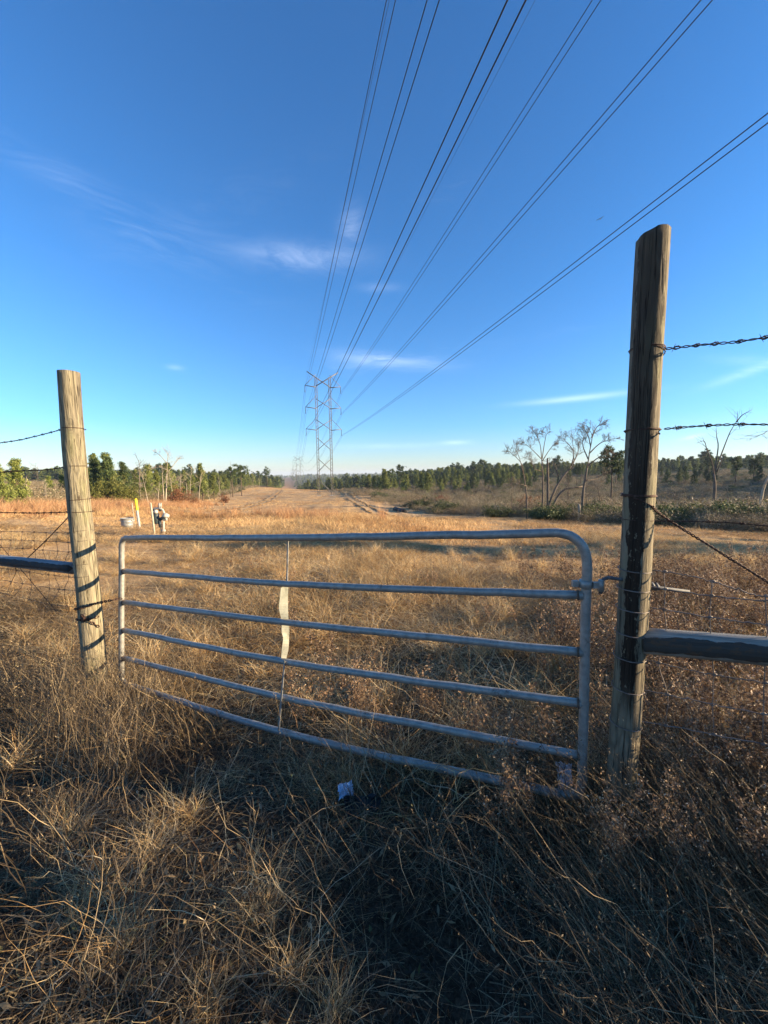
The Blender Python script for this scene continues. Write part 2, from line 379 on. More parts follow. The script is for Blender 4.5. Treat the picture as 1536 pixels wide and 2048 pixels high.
# finer angular sampling in front of the camera
aa = np.concatenate((np.linspace(-math.pi, -1.0, 90, endpoint=False), np.linspace(-1.0, 1.0, 400, endpoint=False), np.linspace(1.0, math.pi, 90, endpoint=False)))
na = len(aa)
X = (rr[1:, None] * np.sin(aa)).ravel(); Y = (rr[1:, None] * np.cos(aa)).ravel()
Z = terr(X, Y)
V = np.concatenate(([[0, 0, tz(0, 0)]], np.stack([X, Y, Z], 1)))
i = np.arange(nr - 1)[:, None]; k = np.arange(na)[None, :]; k2 = (k + 1) % na
q = np.stack([1 + i * na + k, 1 + i * na + k2, 1 + (i + 1) * na + k2, 1 + (i + 1) * na + k], -1).reshape(-1, 4)[:, ::-1]
tri = np.stack([np.zeros(na, int), 1 + (np.arange(na) + 1) % na, 1 + np.arange(na)], 1)
loops = np.concatenate((q.ravel(), tri.ravel())); sizes = np.concatenate((np.full(len(q), 4), np.full(na, 3)))
def _ground(t):
    pos = t.new('ShaderNodeNewGeometry').outputs['Position']
    s = t.new('ShaderNodeSeparateXYZ', {0: pos})
    r = t.new('ShaderNodeVectorMath', operation='LENGTH', ); t.put(r.inputs[0], pos); r = r.outputs['Value']
    # thatch strands close by, mown streaks and tussocks further out
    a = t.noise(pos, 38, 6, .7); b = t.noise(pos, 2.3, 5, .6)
    near = t.ramp(a, [(.3, (.018, .013, .010)), (.5, (.055, .04, .027)), (.7, (.14, .10, .065))])  # brown thatch, darkened in colour to deepen the foreground shade
    row = t.noise(t.vm('MULTIPLY', pos, (.12, .55, 1)), 1.0, 6, .65)
    mot = t.noise(pos, .9, 8, .72); spk = t.noise(pos, 5.0, 6, .75)
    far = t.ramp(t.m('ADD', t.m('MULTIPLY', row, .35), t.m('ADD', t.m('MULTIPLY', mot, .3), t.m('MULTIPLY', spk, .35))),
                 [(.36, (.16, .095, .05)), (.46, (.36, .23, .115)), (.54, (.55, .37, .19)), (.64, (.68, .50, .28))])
    wood = t.ramp(t.noise(pos, .05, 6, .7), [(.35, (.045, .055, .022)), (.6, (.11, .095, .05))])
    # beyond the mown strip the floor is brush-coloured
    axis = t.m('ADD', s.outputs[0], t.m('MULTIPLY', s.outputs[1], .2476))
    en = t.m('MULTIPLY', t.m('SUBTRACT', t.noise(pos, .15, 4), .5), 9.0)
    off = t.m('MAXIMUM', t.m('SUBTRACT', t.m('ADD', axis, en), 24.0), t.m('SUBTRACT', t.m('SUBTRACT', -19.5, axis), en))
    outm = t.m('MULTIPLY', t.sstep(off, 0, 4), t.sstep(s.outputs[1], 14, 22))
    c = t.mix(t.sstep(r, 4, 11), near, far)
    dirt = t.mix(b, (.36, .27, .18, 1), (.52, .43, .32, 1))
    c = t.mix(t.m('MULTIPLY', t.sstep(t.noise(pos, .35, 5, .6), .60, .68), t.m('MULTIPLY', t.m('MULTIPLY', t.sstep(r, 8, 12), t.sstep(r, 90, 50)), .45)), c, dirt)
    c = t.mix(t.m('MULTIPLY', t.sstep(r, 230, 330), .85), c, (.17, .10, .055, 1))
    c = t.mix(outm, c, wood)
    h = t.m('ADD', a, t.m('MULTIPLY', mot, 4.0))
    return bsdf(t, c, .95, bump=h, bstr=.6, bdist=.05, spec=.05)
m_ground = mat('dry_ground', _ground)
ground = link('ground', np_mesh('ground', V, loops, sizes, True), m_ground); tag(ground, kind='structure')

# ------------------------------------------------------------------ blades and scattering
KINK = .07
def blades(N, pos, h, lean, curl, width, nseg=4, az=None, droop=0., wob=.0, v=None):
    """N curved grass strips; all args arrays or scalars"""
    f = lambda a: np.broadcast_to(np.asarray(a, float), (N,))
    h, lean, curl, width, droop = map(f, (h, lean, curl, width, droop))
    az = rng.uniform(0, 2 * math.pi, N) if az is None else f(az)
    v = rng.uniform(0, 1, N) if v is None else f(v)
    s = np.linspace(0, 1, nseg + 1)
    ox = (lean[:, None] * s + curl[:, None] * s ** 2) * h[:, None]
    oz = h[:, None] * (s - droop[:, None] * s ** 2)
    side = rng.normal(0, wob + 1e-6, (N, 1)) * h[:, None] * s ** 2
    dx, dy = np.cos(az)[:, None], np.sin(az)[:, None]
    kk = rng.normal(0, KINK, (N, nseg + 1)); kk[:, 0] = 0; side = side + np.cumsum(kk, 1) * h[:, None]
    kk = rng.normal(0, KINK, (N, nseg + 1)); kk[:, 0] = 0; oz = np.maximum(oz + np.cumsum(kk, 1) * h[:, None] * .6, -.02)
    cx = pos[:, 0:1] + ox * dx - side * dy; cy = pos[:, 1:2] + ox * dy + side * dx; cz = pos[:, 2:3] + oz
    wa = az + math.pi / 2 + rng.uniform(-1.2, 1.2, N); wz = rng.uniform(-.4, .4, N)
    wv = width[:, None] * (1 - s ** 1.6 * .92) * .5
    a = np.stack([cx + wv * np.cos(wa)[:, None], cy + wv * np.sin(wa)[:, None], cz + wv * wz[:, None]], -1)
    b = np.stack([cx - wv * np.cos(wa)[:, None], cy - wv * np.sin(wa)[:, None], cz - wv * wz[:, None]], -1)
    verts = np.stack([a, b], 2).reshape(-1, 3)
    base = (np.arange(N) * (nseg + 1) * 2)[:, None]; j = np.arange(nseg)[None, :] * 2
    q = np.stack([base + j, base + j + 1, base + j + 3, base + j + 2], -1).reshape(-1, 4)
    return verts, q, np.repeat(v, (nseg + 1) * 2)
def soup(parts):
    vs, qs, at = [], [], []; b = 0
    for v, q, a in parts: vs.append(v); qs.append(q + b); at.append(a); b += len(v)
    return np.concatenate(vs), np.concatenate(qs), np.concatenate(at)
def soup_mesh(name, parts, m):
    v, q, a = soup(parts); me = np_mesh(name, v, q.ravel(), np.full(len(q), q.shape[1]), False, {'v': a}); me.materials.append(m); return me
def leaves(N, centers, spread, size, elong=1.0, up=0., v=None, sizev=.4):
    """N small four-sided leaves round centres (random picks)"""
    ci = rng.integers(0, len(centers), N); c = centers[ci] + rng.normal(0, 1, (N, 3)) * np.asarray(spread)
    n = rng.normal(0, 1, (N, 3)); n[:, 2] += up; n /= np.linalg.norm(n, axis=1)[:, None]
    t = np.cross(n, rng.normal(0, 1, (N, 3))); t /= np.linalg.norm(t, axis=1)[:, None]; b = np.cross(n, t)
    s = (size * rng.uniform(1 - sizev, 1 + sizev, N))[:, None]
    verts = np.stack([c - t * s * elong, c + b * s * .5, c + t * s * elong, c - b * s * .5], 1).reshape(-1, 3)
    q = np.arange(N * 4).reshape(-1, 4)
    return verts, q, np.repeat(rng.uniform(0, 1, N) if v is None else v, 4)

def scatter(name, pts, rots, scl, idx, sources, label, cat='grass'):
    """one stuff object: geometry nodes place the tuft meshes on the points"""
    N = len(pts)
    me = bpy.data.meshes.new(name); me.vertices.add(N); me.vertices.foreach_set('co', np.asarray(pts, np.float32).ravel())
    a = me.attributes.new('rot', 'FLOAT_VECTOR', 'POINT'); a.data.foreach_set('vector', np.asarray(rots, np.float32).ravel())
    a = me.attributes.new('scl', 'FLOAT_VECTOR', 'POINT'); a.data.foreach_set('vector', np.asarray(scl, np.float32).ravel())
    a = me.attributes.new('idx', 'INT', 'POINT'); a.data.foreach_set('value', np.asarray(idx, np.int32))
    o = bpy.data.objects.new(name, me); C.objects.link(o)
    col = bpy.data.collections.new(name + '_sources')
    for k, s in enumerate(sources):
        so_ = bpy.data.objects.new('%s_src_%03d' % (name, k), s); col.objects.link(so_)
    ng = bpy.data.node_groups.new(name, 'GeometryNodeTree')
    ng.interface.new_socket('Geometry', in_out='INPUT', socket_type='NodeSocketGeometry')
    ng.interface.new_socket('Geometry', in_out='OUTPUT', socket_type='NodeSocketGeometry')
    t = NT(ng); gi = t.new('NodeGroupInput'); go = t.new('NodeGroupOutput')
    ci = t.new('GeometryNodeCollectionInfo'); ci.inputs['Collection'].default_value = col
    ci.inputs['Separate Children'].default_value = True; ci.inputs['Reset Children'].default_value = True
    def na_(nm, typ): return t.new('GeometryNodeInputNamedAttribute', {'Name': nm}, data_type=typ).outputs[0]
    ip = t.new('GeometryNodeInstanceOnPoints')
    t.put(ip.inputs['Points'], gi.outputs[0]); t.put(ip.inputs['Instance'], ci.outputs[0]); ip.inputs['Pick Instance'].default_value = True
    t.put(ip.inputs['Instance Index'], na_('idx', 'INT'))
    t.put(ip.inputs['Rotation'], na_('rot', 'FLOAT_VECTOR')); t.put(ip.inputs['Scale'], na_('scl', 'FLOAT_VECTOR'))
    t.put(go.inputs[0], ip.outputs[0])
    md = o.modifiers.new('scatter', 'NODES'); md.node_group = ng
    tag(o, label, cat, kind='stuff'); return o
def on_ground(x, y, dz=0.): return np.stack([x, y, terr(x, y) + dz], 1)
def slope_rot(x, y, e=.4, yaw=None):
    zx = (terr(x + e, y) - terr(x - e, y)) / (2 * e); zy = (terr(x, y + e) - terr(x, y - e)) / (2 * e)
    yaw = rng.uniform(0, 2 * math.pi, len(x)) if yaw is None else yaw
    # tilt to follow slope, expressed for XYZ euler with yaw last
    ca, sa = np.cos(yaw), np.sin(yaw); gx = zx * ca + zy * sa; gy = -zx * sa + zy * ca
    return np.stack([np.arctan(gy), -np.arctan(gx), yaw], 1)
def nz(x, y, s, seed=0):
    """cheap smooth value noise -1..1"""
    r = np.random.default_rng(seed); o = 0
    for k in range(6):
        a = r.uniform(0, 6.28); f = s * r.uniform(.6, 1.7); o = o + np.sin((x * math.cos(a) + y * math.sin(a)) * f + r.uniform(0, 6.28))
    return o / 3.0
def u(a, b, n=None): return rng.uniform(a, b, n)

# ------------------------------------------------------------------ grass
def sq(N, s): return np.stack([u(-s / 2, s / 2, N), u(-s / 2, s / 2, N), np.zeros(N)], 1)
def disc(N, r, p=.5):
    a = u(0, 6.283, N); q = r * u(0, 1, N) ** p; return np.stack([q * np.cos(a), q * np.sin(a), np.zeros(N)], 1)
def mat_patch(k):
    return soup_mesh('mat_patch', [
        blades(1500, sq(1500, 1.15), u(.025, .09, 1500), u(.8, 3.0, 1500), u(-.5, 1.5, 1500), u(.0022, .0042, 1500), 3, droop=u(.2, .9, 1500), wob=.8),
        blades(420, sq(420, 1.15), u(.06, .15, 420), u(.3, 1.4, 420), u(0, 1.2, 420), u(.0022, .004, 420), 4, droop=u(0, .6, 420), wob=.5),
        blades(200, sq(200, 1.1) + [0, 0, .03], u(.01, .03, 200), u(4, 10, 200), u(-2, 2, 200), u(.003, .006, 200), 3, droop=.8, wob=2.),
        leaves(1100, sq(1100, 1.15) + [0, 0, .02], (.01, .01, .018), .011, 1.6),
        *[blades(22, sq(1, .9) + disc(22, .06), u(.08, .2, 22), u(.05, .9, 22), u(0, 1.3, 22), u(.003, .0055, 22), 5, droop=u(0, .6, 22), wob=.3, v=u(.6, .95, 22)) for _ in range(5)]], m_grassshaded)
def heads(B, n, m=7):
    tips = B[0].reshape(n, -1, 3)[:, -4:].mean(1); return leaves(n * m, tips, (.003, .003, .018), .0038, 1.6, v=u(.6, 1., n * m))
def clump(kind, k):
    if kind == 0:   # arching dry clump
        n = 130; return soup_mesh('clump', [blades(n, disc(n, .09), u(.14, .42, n), u(.05, .5, n), u(.1, 1.1, n), u(.0026, .0048, n), 6, droop=u(0, .55, n), wob=.22),
            blades(60, disc(60, .14), u(.05, .16, 60), u(.5, 2, 60), u(0, 1, 60), u(.004, .007, 60), 4, droop=.5, wob=.6)], m_grass)
    if kind == 1:   # loose tangle
        n = 110; return soup_mesh('tangle', [blades(n, disc(n, .28), u(.12, .34, n), u(.2, 1.4, n), u(-.4, 1.5, n), u(.003, .0055, n), 6, droop=u(.1, .8, n), wob=.5)], m_grass)
    # upright wispy stalks
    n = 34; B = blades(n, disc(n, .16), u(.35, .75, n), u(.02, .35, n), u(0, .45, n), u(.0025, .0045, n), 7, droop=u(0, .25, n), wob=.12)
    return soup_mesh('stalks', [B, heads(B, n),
        blades(40, disc(40, .16), u(.1, .3, 40), u(.2, 1., 40), u(0, 1, 40), u(.003, .005, 40), 4, droop=.4, wob=.4)], m_grassshaded)
def tangle_patch(k):
    n = 1500; return soup_mesh('tangle_patch', [
        blades(n, sq(n, 1.25), u(.08, .30, n), u(.1, 1.3, n), u(-.3, 1.4, n), u(.003, .006, n), 4, droop=u(.1, .8, n), wob=.45),
        blades(900, sq(900, 1.25), u(.03, .1, 900), u(.8, 3.0, 900), u(-.5, 1.5, 900), u(.003, .006, 900), 3, droop=u(.2, .9, 900), wob=.8)], m_grass)
def field_patch(s, n, hw, h0, h1, m):
    def f(k): return soup_mesh('field_patch', [blades(n, sq(n, s * 1.2), u(h0, h1, n) * (.5 + u(0, 1, n) ** 3), u(.1, 1.0, n), u(-.2, 1.0, n), u(hw * .6, hw * 1.3, n), 2, droop=u(0, .5, n), wob=.3)], m)
    return f
def forb(k):
    parts = []; n = rng.integers(5, 9)
    for _ in range(n):
        h = u(.35, .85); az = u(0, 6.28); ln = u(.05, .45)
        p0 = disc(1, .07); parts.append(blades(1, p0, h, ln, .1, .006, 6, az=az, v=u(.2, .7)))
        m = rng.integers(12, 22); s = u(.35, 1., m)
        bp = p0 + np.stack([(ln * s + .1 * s * s) * h * math.cos(az), (ln * s + .1 * s * s) * h * math.sin(az), h * s], 1)
        ba = u(0, 6.28, m); bl = u(.04, .15, m) * (1.3 - s)
        parts.append(blades(m, bp, bl, .8, .1, .003, 3, az=ba, v=u(.2, .6, m)))
        tip = bp + np.stack([bl * .9 * np.cos(ba), bl * .9 * np.sin(ba), bl], 1)
        L = leaves(m * 4, tip, .006, .0065, .8, v=u(.45, 1., m * 4)); parts.append(L)
        L = leaves(m * 3, bp, .02, .012, 1.3, v=u(0, .5, m * 3)); parts.append(L)
    return soup_mesh('forb', parts, m_forb)
def sedge(k):
    n = 90; return soup_mesh('sedge', [blades(n, disc(n, .16), u(.5, 1.15, n), u(.0, .28, n), u(0, .3, n), u(.008, .016, n), 4, droop=u(0, .2, n), wob=.08)], m_sedge)

def in_view(x, y, mrg=1.2): return (np.abs(x) < y * 1.06 + mrg) & (y > -.4)
def jgrid(x0, x1, y0, y1, s, keep=1.0):
    gx, gy = np.meshgrid(np.arange(x0, x1, s), np.arange(y0, y1, s)); x = gx.ravel() + u(-.35, .35, gx.size) * s; y = gy.ravel() + u(-.35, .35, gx.size) * s
    m = rng.uniform(0, 1, len(x)) < keep; return x[m], y[m]
def gate_side(x, y): return (y - 3.4) + (x + 2.33) * (1.56 / 3.24)      # >0 beyond the gate line
def rowax(x, y): return x + .2476 * y
DEBUG_FAST = False
# near mat
x, y = jgrid(-8, 8, -.3, 6.2, .72); k = in_view(x, y) & (gate_side(x, y) < 1.0); x, y = x[k], y[k]
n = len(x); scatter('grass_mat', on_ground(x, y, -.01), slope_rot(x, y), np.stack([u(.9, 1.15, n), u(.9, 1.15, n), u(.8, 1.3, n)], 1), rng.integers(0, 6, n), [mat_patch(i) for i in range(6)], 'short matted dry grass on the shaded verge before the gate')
# tangled meadow beyond the gate
x, y = jgrid(-17, 17, 1.6, 15.5, .86); k = in_view(x, y) & (gate_side(x, y) > -.25); x, y = x[k], y[k]
n = len(x); hs = .72 + .62 * nz(x, y, .8, 3) ; hs = np.clip(hs, .22, 1.5) * np.clip(1.25 - y / 26, .5, 1.2)
scatter('meadow_grass', on_ground(x, y, -.02), slope_rot(x, y), np.stack([u(.9, 1.15, n), u(.9, 1.15, n), hs], 1), rng.integers(0, 6, n), [tangle_patch(i) for i in range(6)], 'tangled golden dry grass beyond the gate')
# clumps
cl_src = [clump(0, i) for i in range(5)] + [clump(1, i) for i in range(5)] + [clump(2, i) for i in range(5)]
N = 1700; x = u(-13, 13, N); y = u(.2, 13, N); g = gate_side(x, y)
dens = np.where(g > 0, .5 + .5 * nz(x, y, 1.3, 5), .20 + .35 * nz(x, y, 2.0, 8)) + np.where((x < -1.2) & (g > -1.2) & (g < .8), .5, 0)
k = in_view(x, y) & (rng.uniform(0, 1, N) < dens) & ~((x > 0) & (g < -.1)); x, y = x[k], y[k]
ex = np.array([P(px, 1000, 5).x / 5 * Y for px, Y in [(270, 1.75), (310, 1.68), (240, 1.62), (455, 1.42), (480, 1.36), (440, 1.50), (40, 1.9), (75, 1.75), (20, 1.5), (60, 1.28), (150, 1.2), (30, 1.12), (250, 1.1), (340, 1.05), (120, 1.45), (540, 1.15), (640, 1.05), (60, 2.3), (330, 1.9), (20, 2.7)]]); ey = np.array([1.75, 1.68, 1.62, 1.42, 1.36, 1.50, 1.9, 1.75, 1.5, 1.28, 1.2, 1.12, 1.1, 1.05, 1.45, 1.15, 1.05, 2.3, 1.9, 2.7])
x = np.concatenate((x, ex)); y = np.concatenate((y, ey)); n = len(x); g = gate_side(x, y)
idx = rng.choice([0, 1, 2], n, p=[.45, .43, .12]); idx = idx * 5 + rng.integers(0, 5, n)
idx[-20:] = rng.integers(0, 10, 20); s = u(.6, 1.25, n) * np.where(g < -.2, .62, 1.0); rot = slope_rot(x, y); rot[:, :2] += rng.normal(0, .12, (n, 2))
scatter('grass_clumps', on_ground(x, y, -.015), rot, np.stack([s, s, s * u(.8, 1.2, n)], 1), idx, cl_src, 'clumps of arching dry grass on both sides of the gate')
# leaning stalks, thick at lower right, thinner along the gate foot
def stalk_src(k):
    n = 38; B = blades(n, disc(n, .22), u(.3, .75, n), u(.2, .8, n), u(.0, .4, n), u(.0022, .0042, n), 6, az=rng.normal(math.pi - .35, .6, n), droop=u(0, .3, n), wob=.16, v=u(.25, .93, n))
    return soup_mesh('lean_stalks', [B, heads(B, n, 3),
        blades(50, disc(50, .24), u(.1, .3, 50), u(.2, 1.4, 50), u(0, 1, 50), u(.003, .005, 50), 4, droop=.5, wob=.5)], m_grassshaded)
st_src = [stalk_src(i) for i in range(6)]
N = 1300; x = u(-4, 4.5, N); y = u(.45, 3.6, N); g = gate_side(x, y)
dens = np.clip((x - .38) * 1.5, .03, 1) * (g < .5) + ((g > -.5) & (g < .15)) * .07 + ((x < -1.6) & (g > -.9) & (g < .6)) * .6
k = in_view(x, y, .8) & (rng.uniform(0, 1, N) < dens) & (np.hypot(x, y) > 1.0); x, y = x[k], y[k]; n = len(x)
rot = slope_rot(x, y, yaw=rng.normal(0, .5, n)); s = u(.6, 1.0, n) * np.clip(.45 + y * .32, .5, 1.1)
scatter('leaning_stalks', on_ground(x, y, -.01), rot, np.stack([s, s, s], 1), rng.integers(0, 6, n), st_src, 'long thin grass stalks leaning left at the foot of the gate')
# weeds with seed heads
N = 1500; x = u(-3, 9, N); y = u(1.1, 7.5, N); g = gate_side(x, y)
dens = np.clip((x / np.maximum(y, .3) - .32) * 2.6, 0, 1) * (g > -.35) * np.clip(1.3 - y / 7, .1, 1) + ((g > -.15) & (g < .7) & (x > -.3)) * .35 + (g > 0) * .03 + ((g > -.4) & (g < .25) & (x > .55) & (x < 1.7)) * .7
k = in_view(x, y, .8) & (rng.uniform(0, 1, N) < dens); x, y = x[k], y[k]; n = len(x)
rot = slope_rot(x, y); rot[:, :2] += rng.normal(0, .12, (n, 2)); s = u(.5, .95, n)
scatter('dry_weeds', on_ground(x, y, -.01), rot, np.stack([s, s, s], 1), rng.integers(0, 10, n), [forb(i) for i in range(10)], 'reddish brown dry weeds with seed heads around the right post', 'weeds')
# mid field, far field
x, y = jgrid(-50, 46, 12, 44, 2.6); a = rowax(x, y); k = in_view(x, y, 3) & (a > -22) & (a < 25); x, y = x[k], y[k]; n = len(x)
hs = np.clip(.75 + .6 * nz(x, y, .35, 11) + .5 * np.exp(-((y - 24) / 8) ** 2) * (x < 3), .3, 1.8)
scatter('field_grass', on_ground(x, y, -.03), slope_rot(x, y, 1), np.stack([np.ones(n), np.ones(n), hs], 1), rng.integers(0, 5, n), [field_patch(2.6, 3000, .011, .06, .34, m_field)(i) for i in range(5)], 'short dry grass across the middle of the clearing')
x, y = jgrid(-110, 40, 42, 260, 8); a = rowax(x, y); k = in_view(x, y, 6) & (a > -21) & (a < 24); x, y = x[k], y[k]; n = len(x)
scatter('far_field_grass', on_ground(x, y, -.05), slope_rot(x, y, 3), np.stack([np.ones(n), np.ones(n), u(.6, 1.2, n)], 1), rng.integers(0, 4, n), [field_patch(8, 2600, .03, .05, .22, m_field)(i) for i in range(4)], 'dry grass on the far slope under the pylon')
# orange broomsedge along the left brush and in the middle
sx, sy = [], []
for _ in range(1000):
    Y = random.uniform(17, 75); a = random.gauss(-17.5, 2.2); X = a - .2476 * Y
    if abs(X) < Y * 1.05: sx.append(X); sy.append(Y)
for px, Y, w_, c in [(600, 27, 1.6, 24), (632, 25, .8, 20), (555, 30, 1.5, 14), (510, 24, 2.2, 14), (690, 24, 1.8, 10), (460, 30, 2., 16), (350, 26, 2, 14)]:
    for _ in range(c): sx.append((px - 768) / FPX * Y + random.gauss(0, w_)); sy.append(Y + random.gauss(0, 1.2))
x, y = np.array(sx), np.array(sy); n = len(x); s = u(.5, 1.1, n)
scatter('broomsedge', on_ground(x, y, -.05), slope_rot(x, y), np.stack([s, s, s], 1), rng.integers(0, 5, n), [sedge(i) for i in range(5)], 'tall orange broomsedge in front of the left tree line and mid field')

# ------------------------------------------------------------------ brush and far woods
def shrub_mesh(h, w_, nst, nleaf, m, leafsize=.05, twig=.012, green=False):
    parts = []
    n = nst; p = disc(n, w_ * .3); hh = u(.4, 1., n) * h
    parts.append(blades(n, p, hh, u(.05, .6, n), u(0, .35, n), twig, 4, wob=.12, v=u(.3, .7, n)))
    m2 = n * 5; ci = rng.integers(0, n, m2); s = u(.3, 1, m2)
    azs = u(0, 6.28, m2); cen = p[ci] + np.stack([rng.normal(0, w_ * .22, m2), rng.normal(0, w_ * .22, m2), hh[ci] * s * .9], 1)
    parts.append(blades(m2, cen, u(.12, .4, m2) * h * .6, u(.3, 1.4, m2), .2, twig * .6, 3, az=azs, v=u(.3, .8, m2)))
    if nleaf:
        c = cen[rng.integers(0, m2, nleaf)]; parts.append(leaves(nleaf, c, h * .07, leafsize, 1.2, v=(u(.0, 1, nleaf) if green else u(.0, 1, nleaf))))
    return soup_mesh('shrub_mesh', parts, m)
brush_src = [shrub_mesh(1.8, 2.2, 30, 900, m_brush, .045) for _ in range(4)] + [shrub_mesh(2.0, 1.6, 34, 120, m_brush, .04) for _ in range(3)] + [shrub_mesh(1.2, 2.0, 14, 1300, m_green, .05) for _ in range(2)]
bx, by, bs, bi = [], [], [], []
def brush_at(X, Y, s, i): bx.append(X); by.append(Y); bs.append(s); bi.append(i)
for _ in range(7500):      # right-hand brush behind the mown edge
    Y = 16 + 190 * random.random() ** 1.5; X = 19.5 + 1.5 * math.sin(Y * .21) + random.random() ** 1.3 * (30 + Y * .95) - .2476 * Y
    if X > Y * 1.12 + 4 : continue
    edge = (X + .2476 * Y) - 20
    if Y > 90 and random.random() < .3: continue
    brush_at(X, Y, random.uniform(.45, 1.15) * (.6 if edge < 3 else 1), random.choice([0, 1, 2, 3, 4, 5, 6, 0, 1, 2, 4, 5, 6] + ([7, 8] if edge > 5 else [])))
for _ in range(3000):      # left-hand brush
    Y = 20 + 240 * random.random() ** 1.4; X = -20.0 - random.random() ** 1.2 * (8 + Y * .5) - .2476 * Y
    if X < -Y * 1.12 - 4: continue
    brush_at(X, Y, random.uniform(.5, 1.25), random.choice([0, 1, 2, 3, 4, 5, 6, 4, 5, 6, 7, 8]))
x, y, s = map(np.array, (bx, by, bs)); n = len(x)
scatter('brush', on_ground(x, y, -.05), slope_rot(x, y), np.stack([s * u(.8, 1.3, n), s * u(.8, 1.3, n), s], 1), bi, brush_src, 'grey brown scrub growing on both sides of the clearing', 'scrub')

def limb(p0, d, L, n, bend=.25, grav=0.):
    """wandering centreline"""
    pts = [Vector(p0)]; d = Vector(d).normalized()
    for i in range(n):
        d = (d + Vector((random.gauss(0, bend), random.gauss(0, bend), random.gauss(0, bend) + grav))).normalized(); pts.append(pts[-1] + d * (L / n))
    return pts
def pine_meshes(h, seed, kind='young'):
    random.seed(seed); tr = MB(); parts = []
    lean = Vector((random.gauss(0, .02), random.gauss(0, .02), 1)); top = lean * h
    r0 = h * (.016 if kind == 'young' else .019)
    tr.tube([lean * (h * t) + Vector((math.sin(t * 5 + seed) * .01 * h, 0, -.15 * (t == 0))) for t in np.linspace(0, .97, 7)], [r0 * (1 - .85 * t) for t in np.linspace(0, .97, 7)], 7)
    cs = []
    lo = .12 if kind == 'young' else .55
    nb = 46 if kind == 'young' else 26
    for i in range(nb):
        t = lo + (.97 - lo) * (i + random.random()) / nb
        if kind == 'young': L = h * .23 * (1 - (t - lo) / (1 - lo)) ** .75 + h * .03; el = .25 + .7 * t
        else: L = h * random.uniform(.12, .26) * (1.1 - .5 * abs(t - .75) / .25); el = random.uniform(0, .6)
        L *= random.uniform(.6, 1.15); a = random.random() * 6.283
        pts = limb(lean * (h * t), (math.cos(a), math.sin(a), el), L, 4, .12, .05)
        tr.tube(pts, [r0 * .3 * (1 - t * .5), r0 * .22, r0 * .16, r0 * .1, r0 * .05], 4, cap=False)
        for q in (pts[-1], pts[-2], pts[-3]) if kind == 'young' else (pts[-1], pts[-2]):
            for _ in range(2 if kind == 'young' else 4): cs.append(q + Vector((random.gauss(0, L * .14), random.gauss(0, L * .14), random.gauss(0, L * .09))))
    cs.append(top)
    c = np.array([list(q) for q in cs]); n = 4200 if kind == 'young' else 2600
    ci = rng.integers(0, len(c), n); sp = h * (.022 if kind == 'young' else .017)
    base = c[ci] + rng.normal(0, sp, (n, 3)); d = rng.normal(0, 1, (n, 3)); d[:, 2] = np.abs(d[:, 2]) * .9 + .25; d /= np.linalg.norm(d, axis=1)[:, None]
    b = np.cross(d, rng.normal(0, 1, (n, 3))); b /= np.linalg.norm(b, axis=1)[:, None]
    L = (h * u(.022, .044, n))[:, None]; w_ = L * .22
    v = np.stack([base - b * w_, base + b * w_, base + d * L + b * w_ * .3, base + d * L - b * w_ * .3], 1).reshape(-1, 3)
    cv_ = rng.uniform(0, 1, len(c)); vv = np.repeat(np.clip(cv_[ci] * .6 + rng.uniform(0, .4, n), 0, 1), 4)
    return tr, (v, np.arange(n * 4).reshape(-1, 4), vv)
def make_proto(name, trunk_mb, crown_part, tm, cm, crown='crown'):
    o = bpy.data.objects.new(name, None)
    t = bpy.data.objects.new('trunk', trunk_mb.mesh('trunk', tm)); t.parent = o
    ch = [t]
    if crown_part is not None:
        c = bpy.data.objects.new(crown, soup_mesh(crown, crown_part if isinstance(crown_part, list) else [crown_part], cm)); c.parent = o; ch.append(c)
    return o, ch
def place(proto, name, X, Y, s, label, cat, group=None, rz=None, dz=0., sz=None):
    o, ch = proto; r = o.copy(); r.name = name; C.objects.link(r)
    r.location = (X, Y, tz(X, Y) + dz); r.rotation_euler = (0, 0, random.uniform(0, 6.28) if rz is None else rz); r.scale = (s, s, sz or s)
    for c in ch:
        d = c.copy(); C.objects.link(d); d.parent = r
    tag(r, label, cat, group); return r
young = [make_proto('pine_tree', *pine_meshes(6.0, 20 + i), m_bark, m_pine) for i in range(5)]
youngd = [make_proto('pine_tree', *pine_meshes(6.0, 40 + i), m_bark, m_pinedark) for i in range(3)]
tall = [make_proto('pine_tree', *pine_meshes(10.0, 60 + i, 'tall'), m_bark, m_pinedark) for i in range(4)]

# far woods: a mass, placed as one object
def join_proto(proto):
    o, ch = proto; t, c = ch[0].data, ch[1].data
    def arr(me):
        v = np.empty(len(me.vertices) * 3); me.vertices.foreach_get('co', v); return v.reshape(-1, 3)
    cvv = arr(c); q = np.array([p.vertices[:] for p in c.polygons]); a = np.empty(len(cvv)); c.attributes['v'].data.foreach_get('value', a)
    k = np.sort(rng.choice(len(q), 1300, False)); q = q[k]; uq, inv = np.unique(q, return_inverse=True)
    w2 = cvv[uq]; cen = w2.reshape(-1, 3)
    # fewer, broader needle sprays for a distant tree
    vv = w2[inv.reshape(-1, 4)]; mid = vv.mean(1, keepdims=True); vv = mid + (vv - mid) * np.array([2.0, 2.0, 1.6])
    me = np_mesh('far_pine', vv.reshape(-1, 3), np.arange(len(k) * 4), np.full(len(k), 4), False, {'v': np.repeat(a[q[:, 0]], 4)}); me.materials.append(c.materials[0]); return me
far_src = [join_proto(p) for p in young[:3] + youngd[:2] + tall[:2]]
fx, fy, fs, fi = [], [], [], []
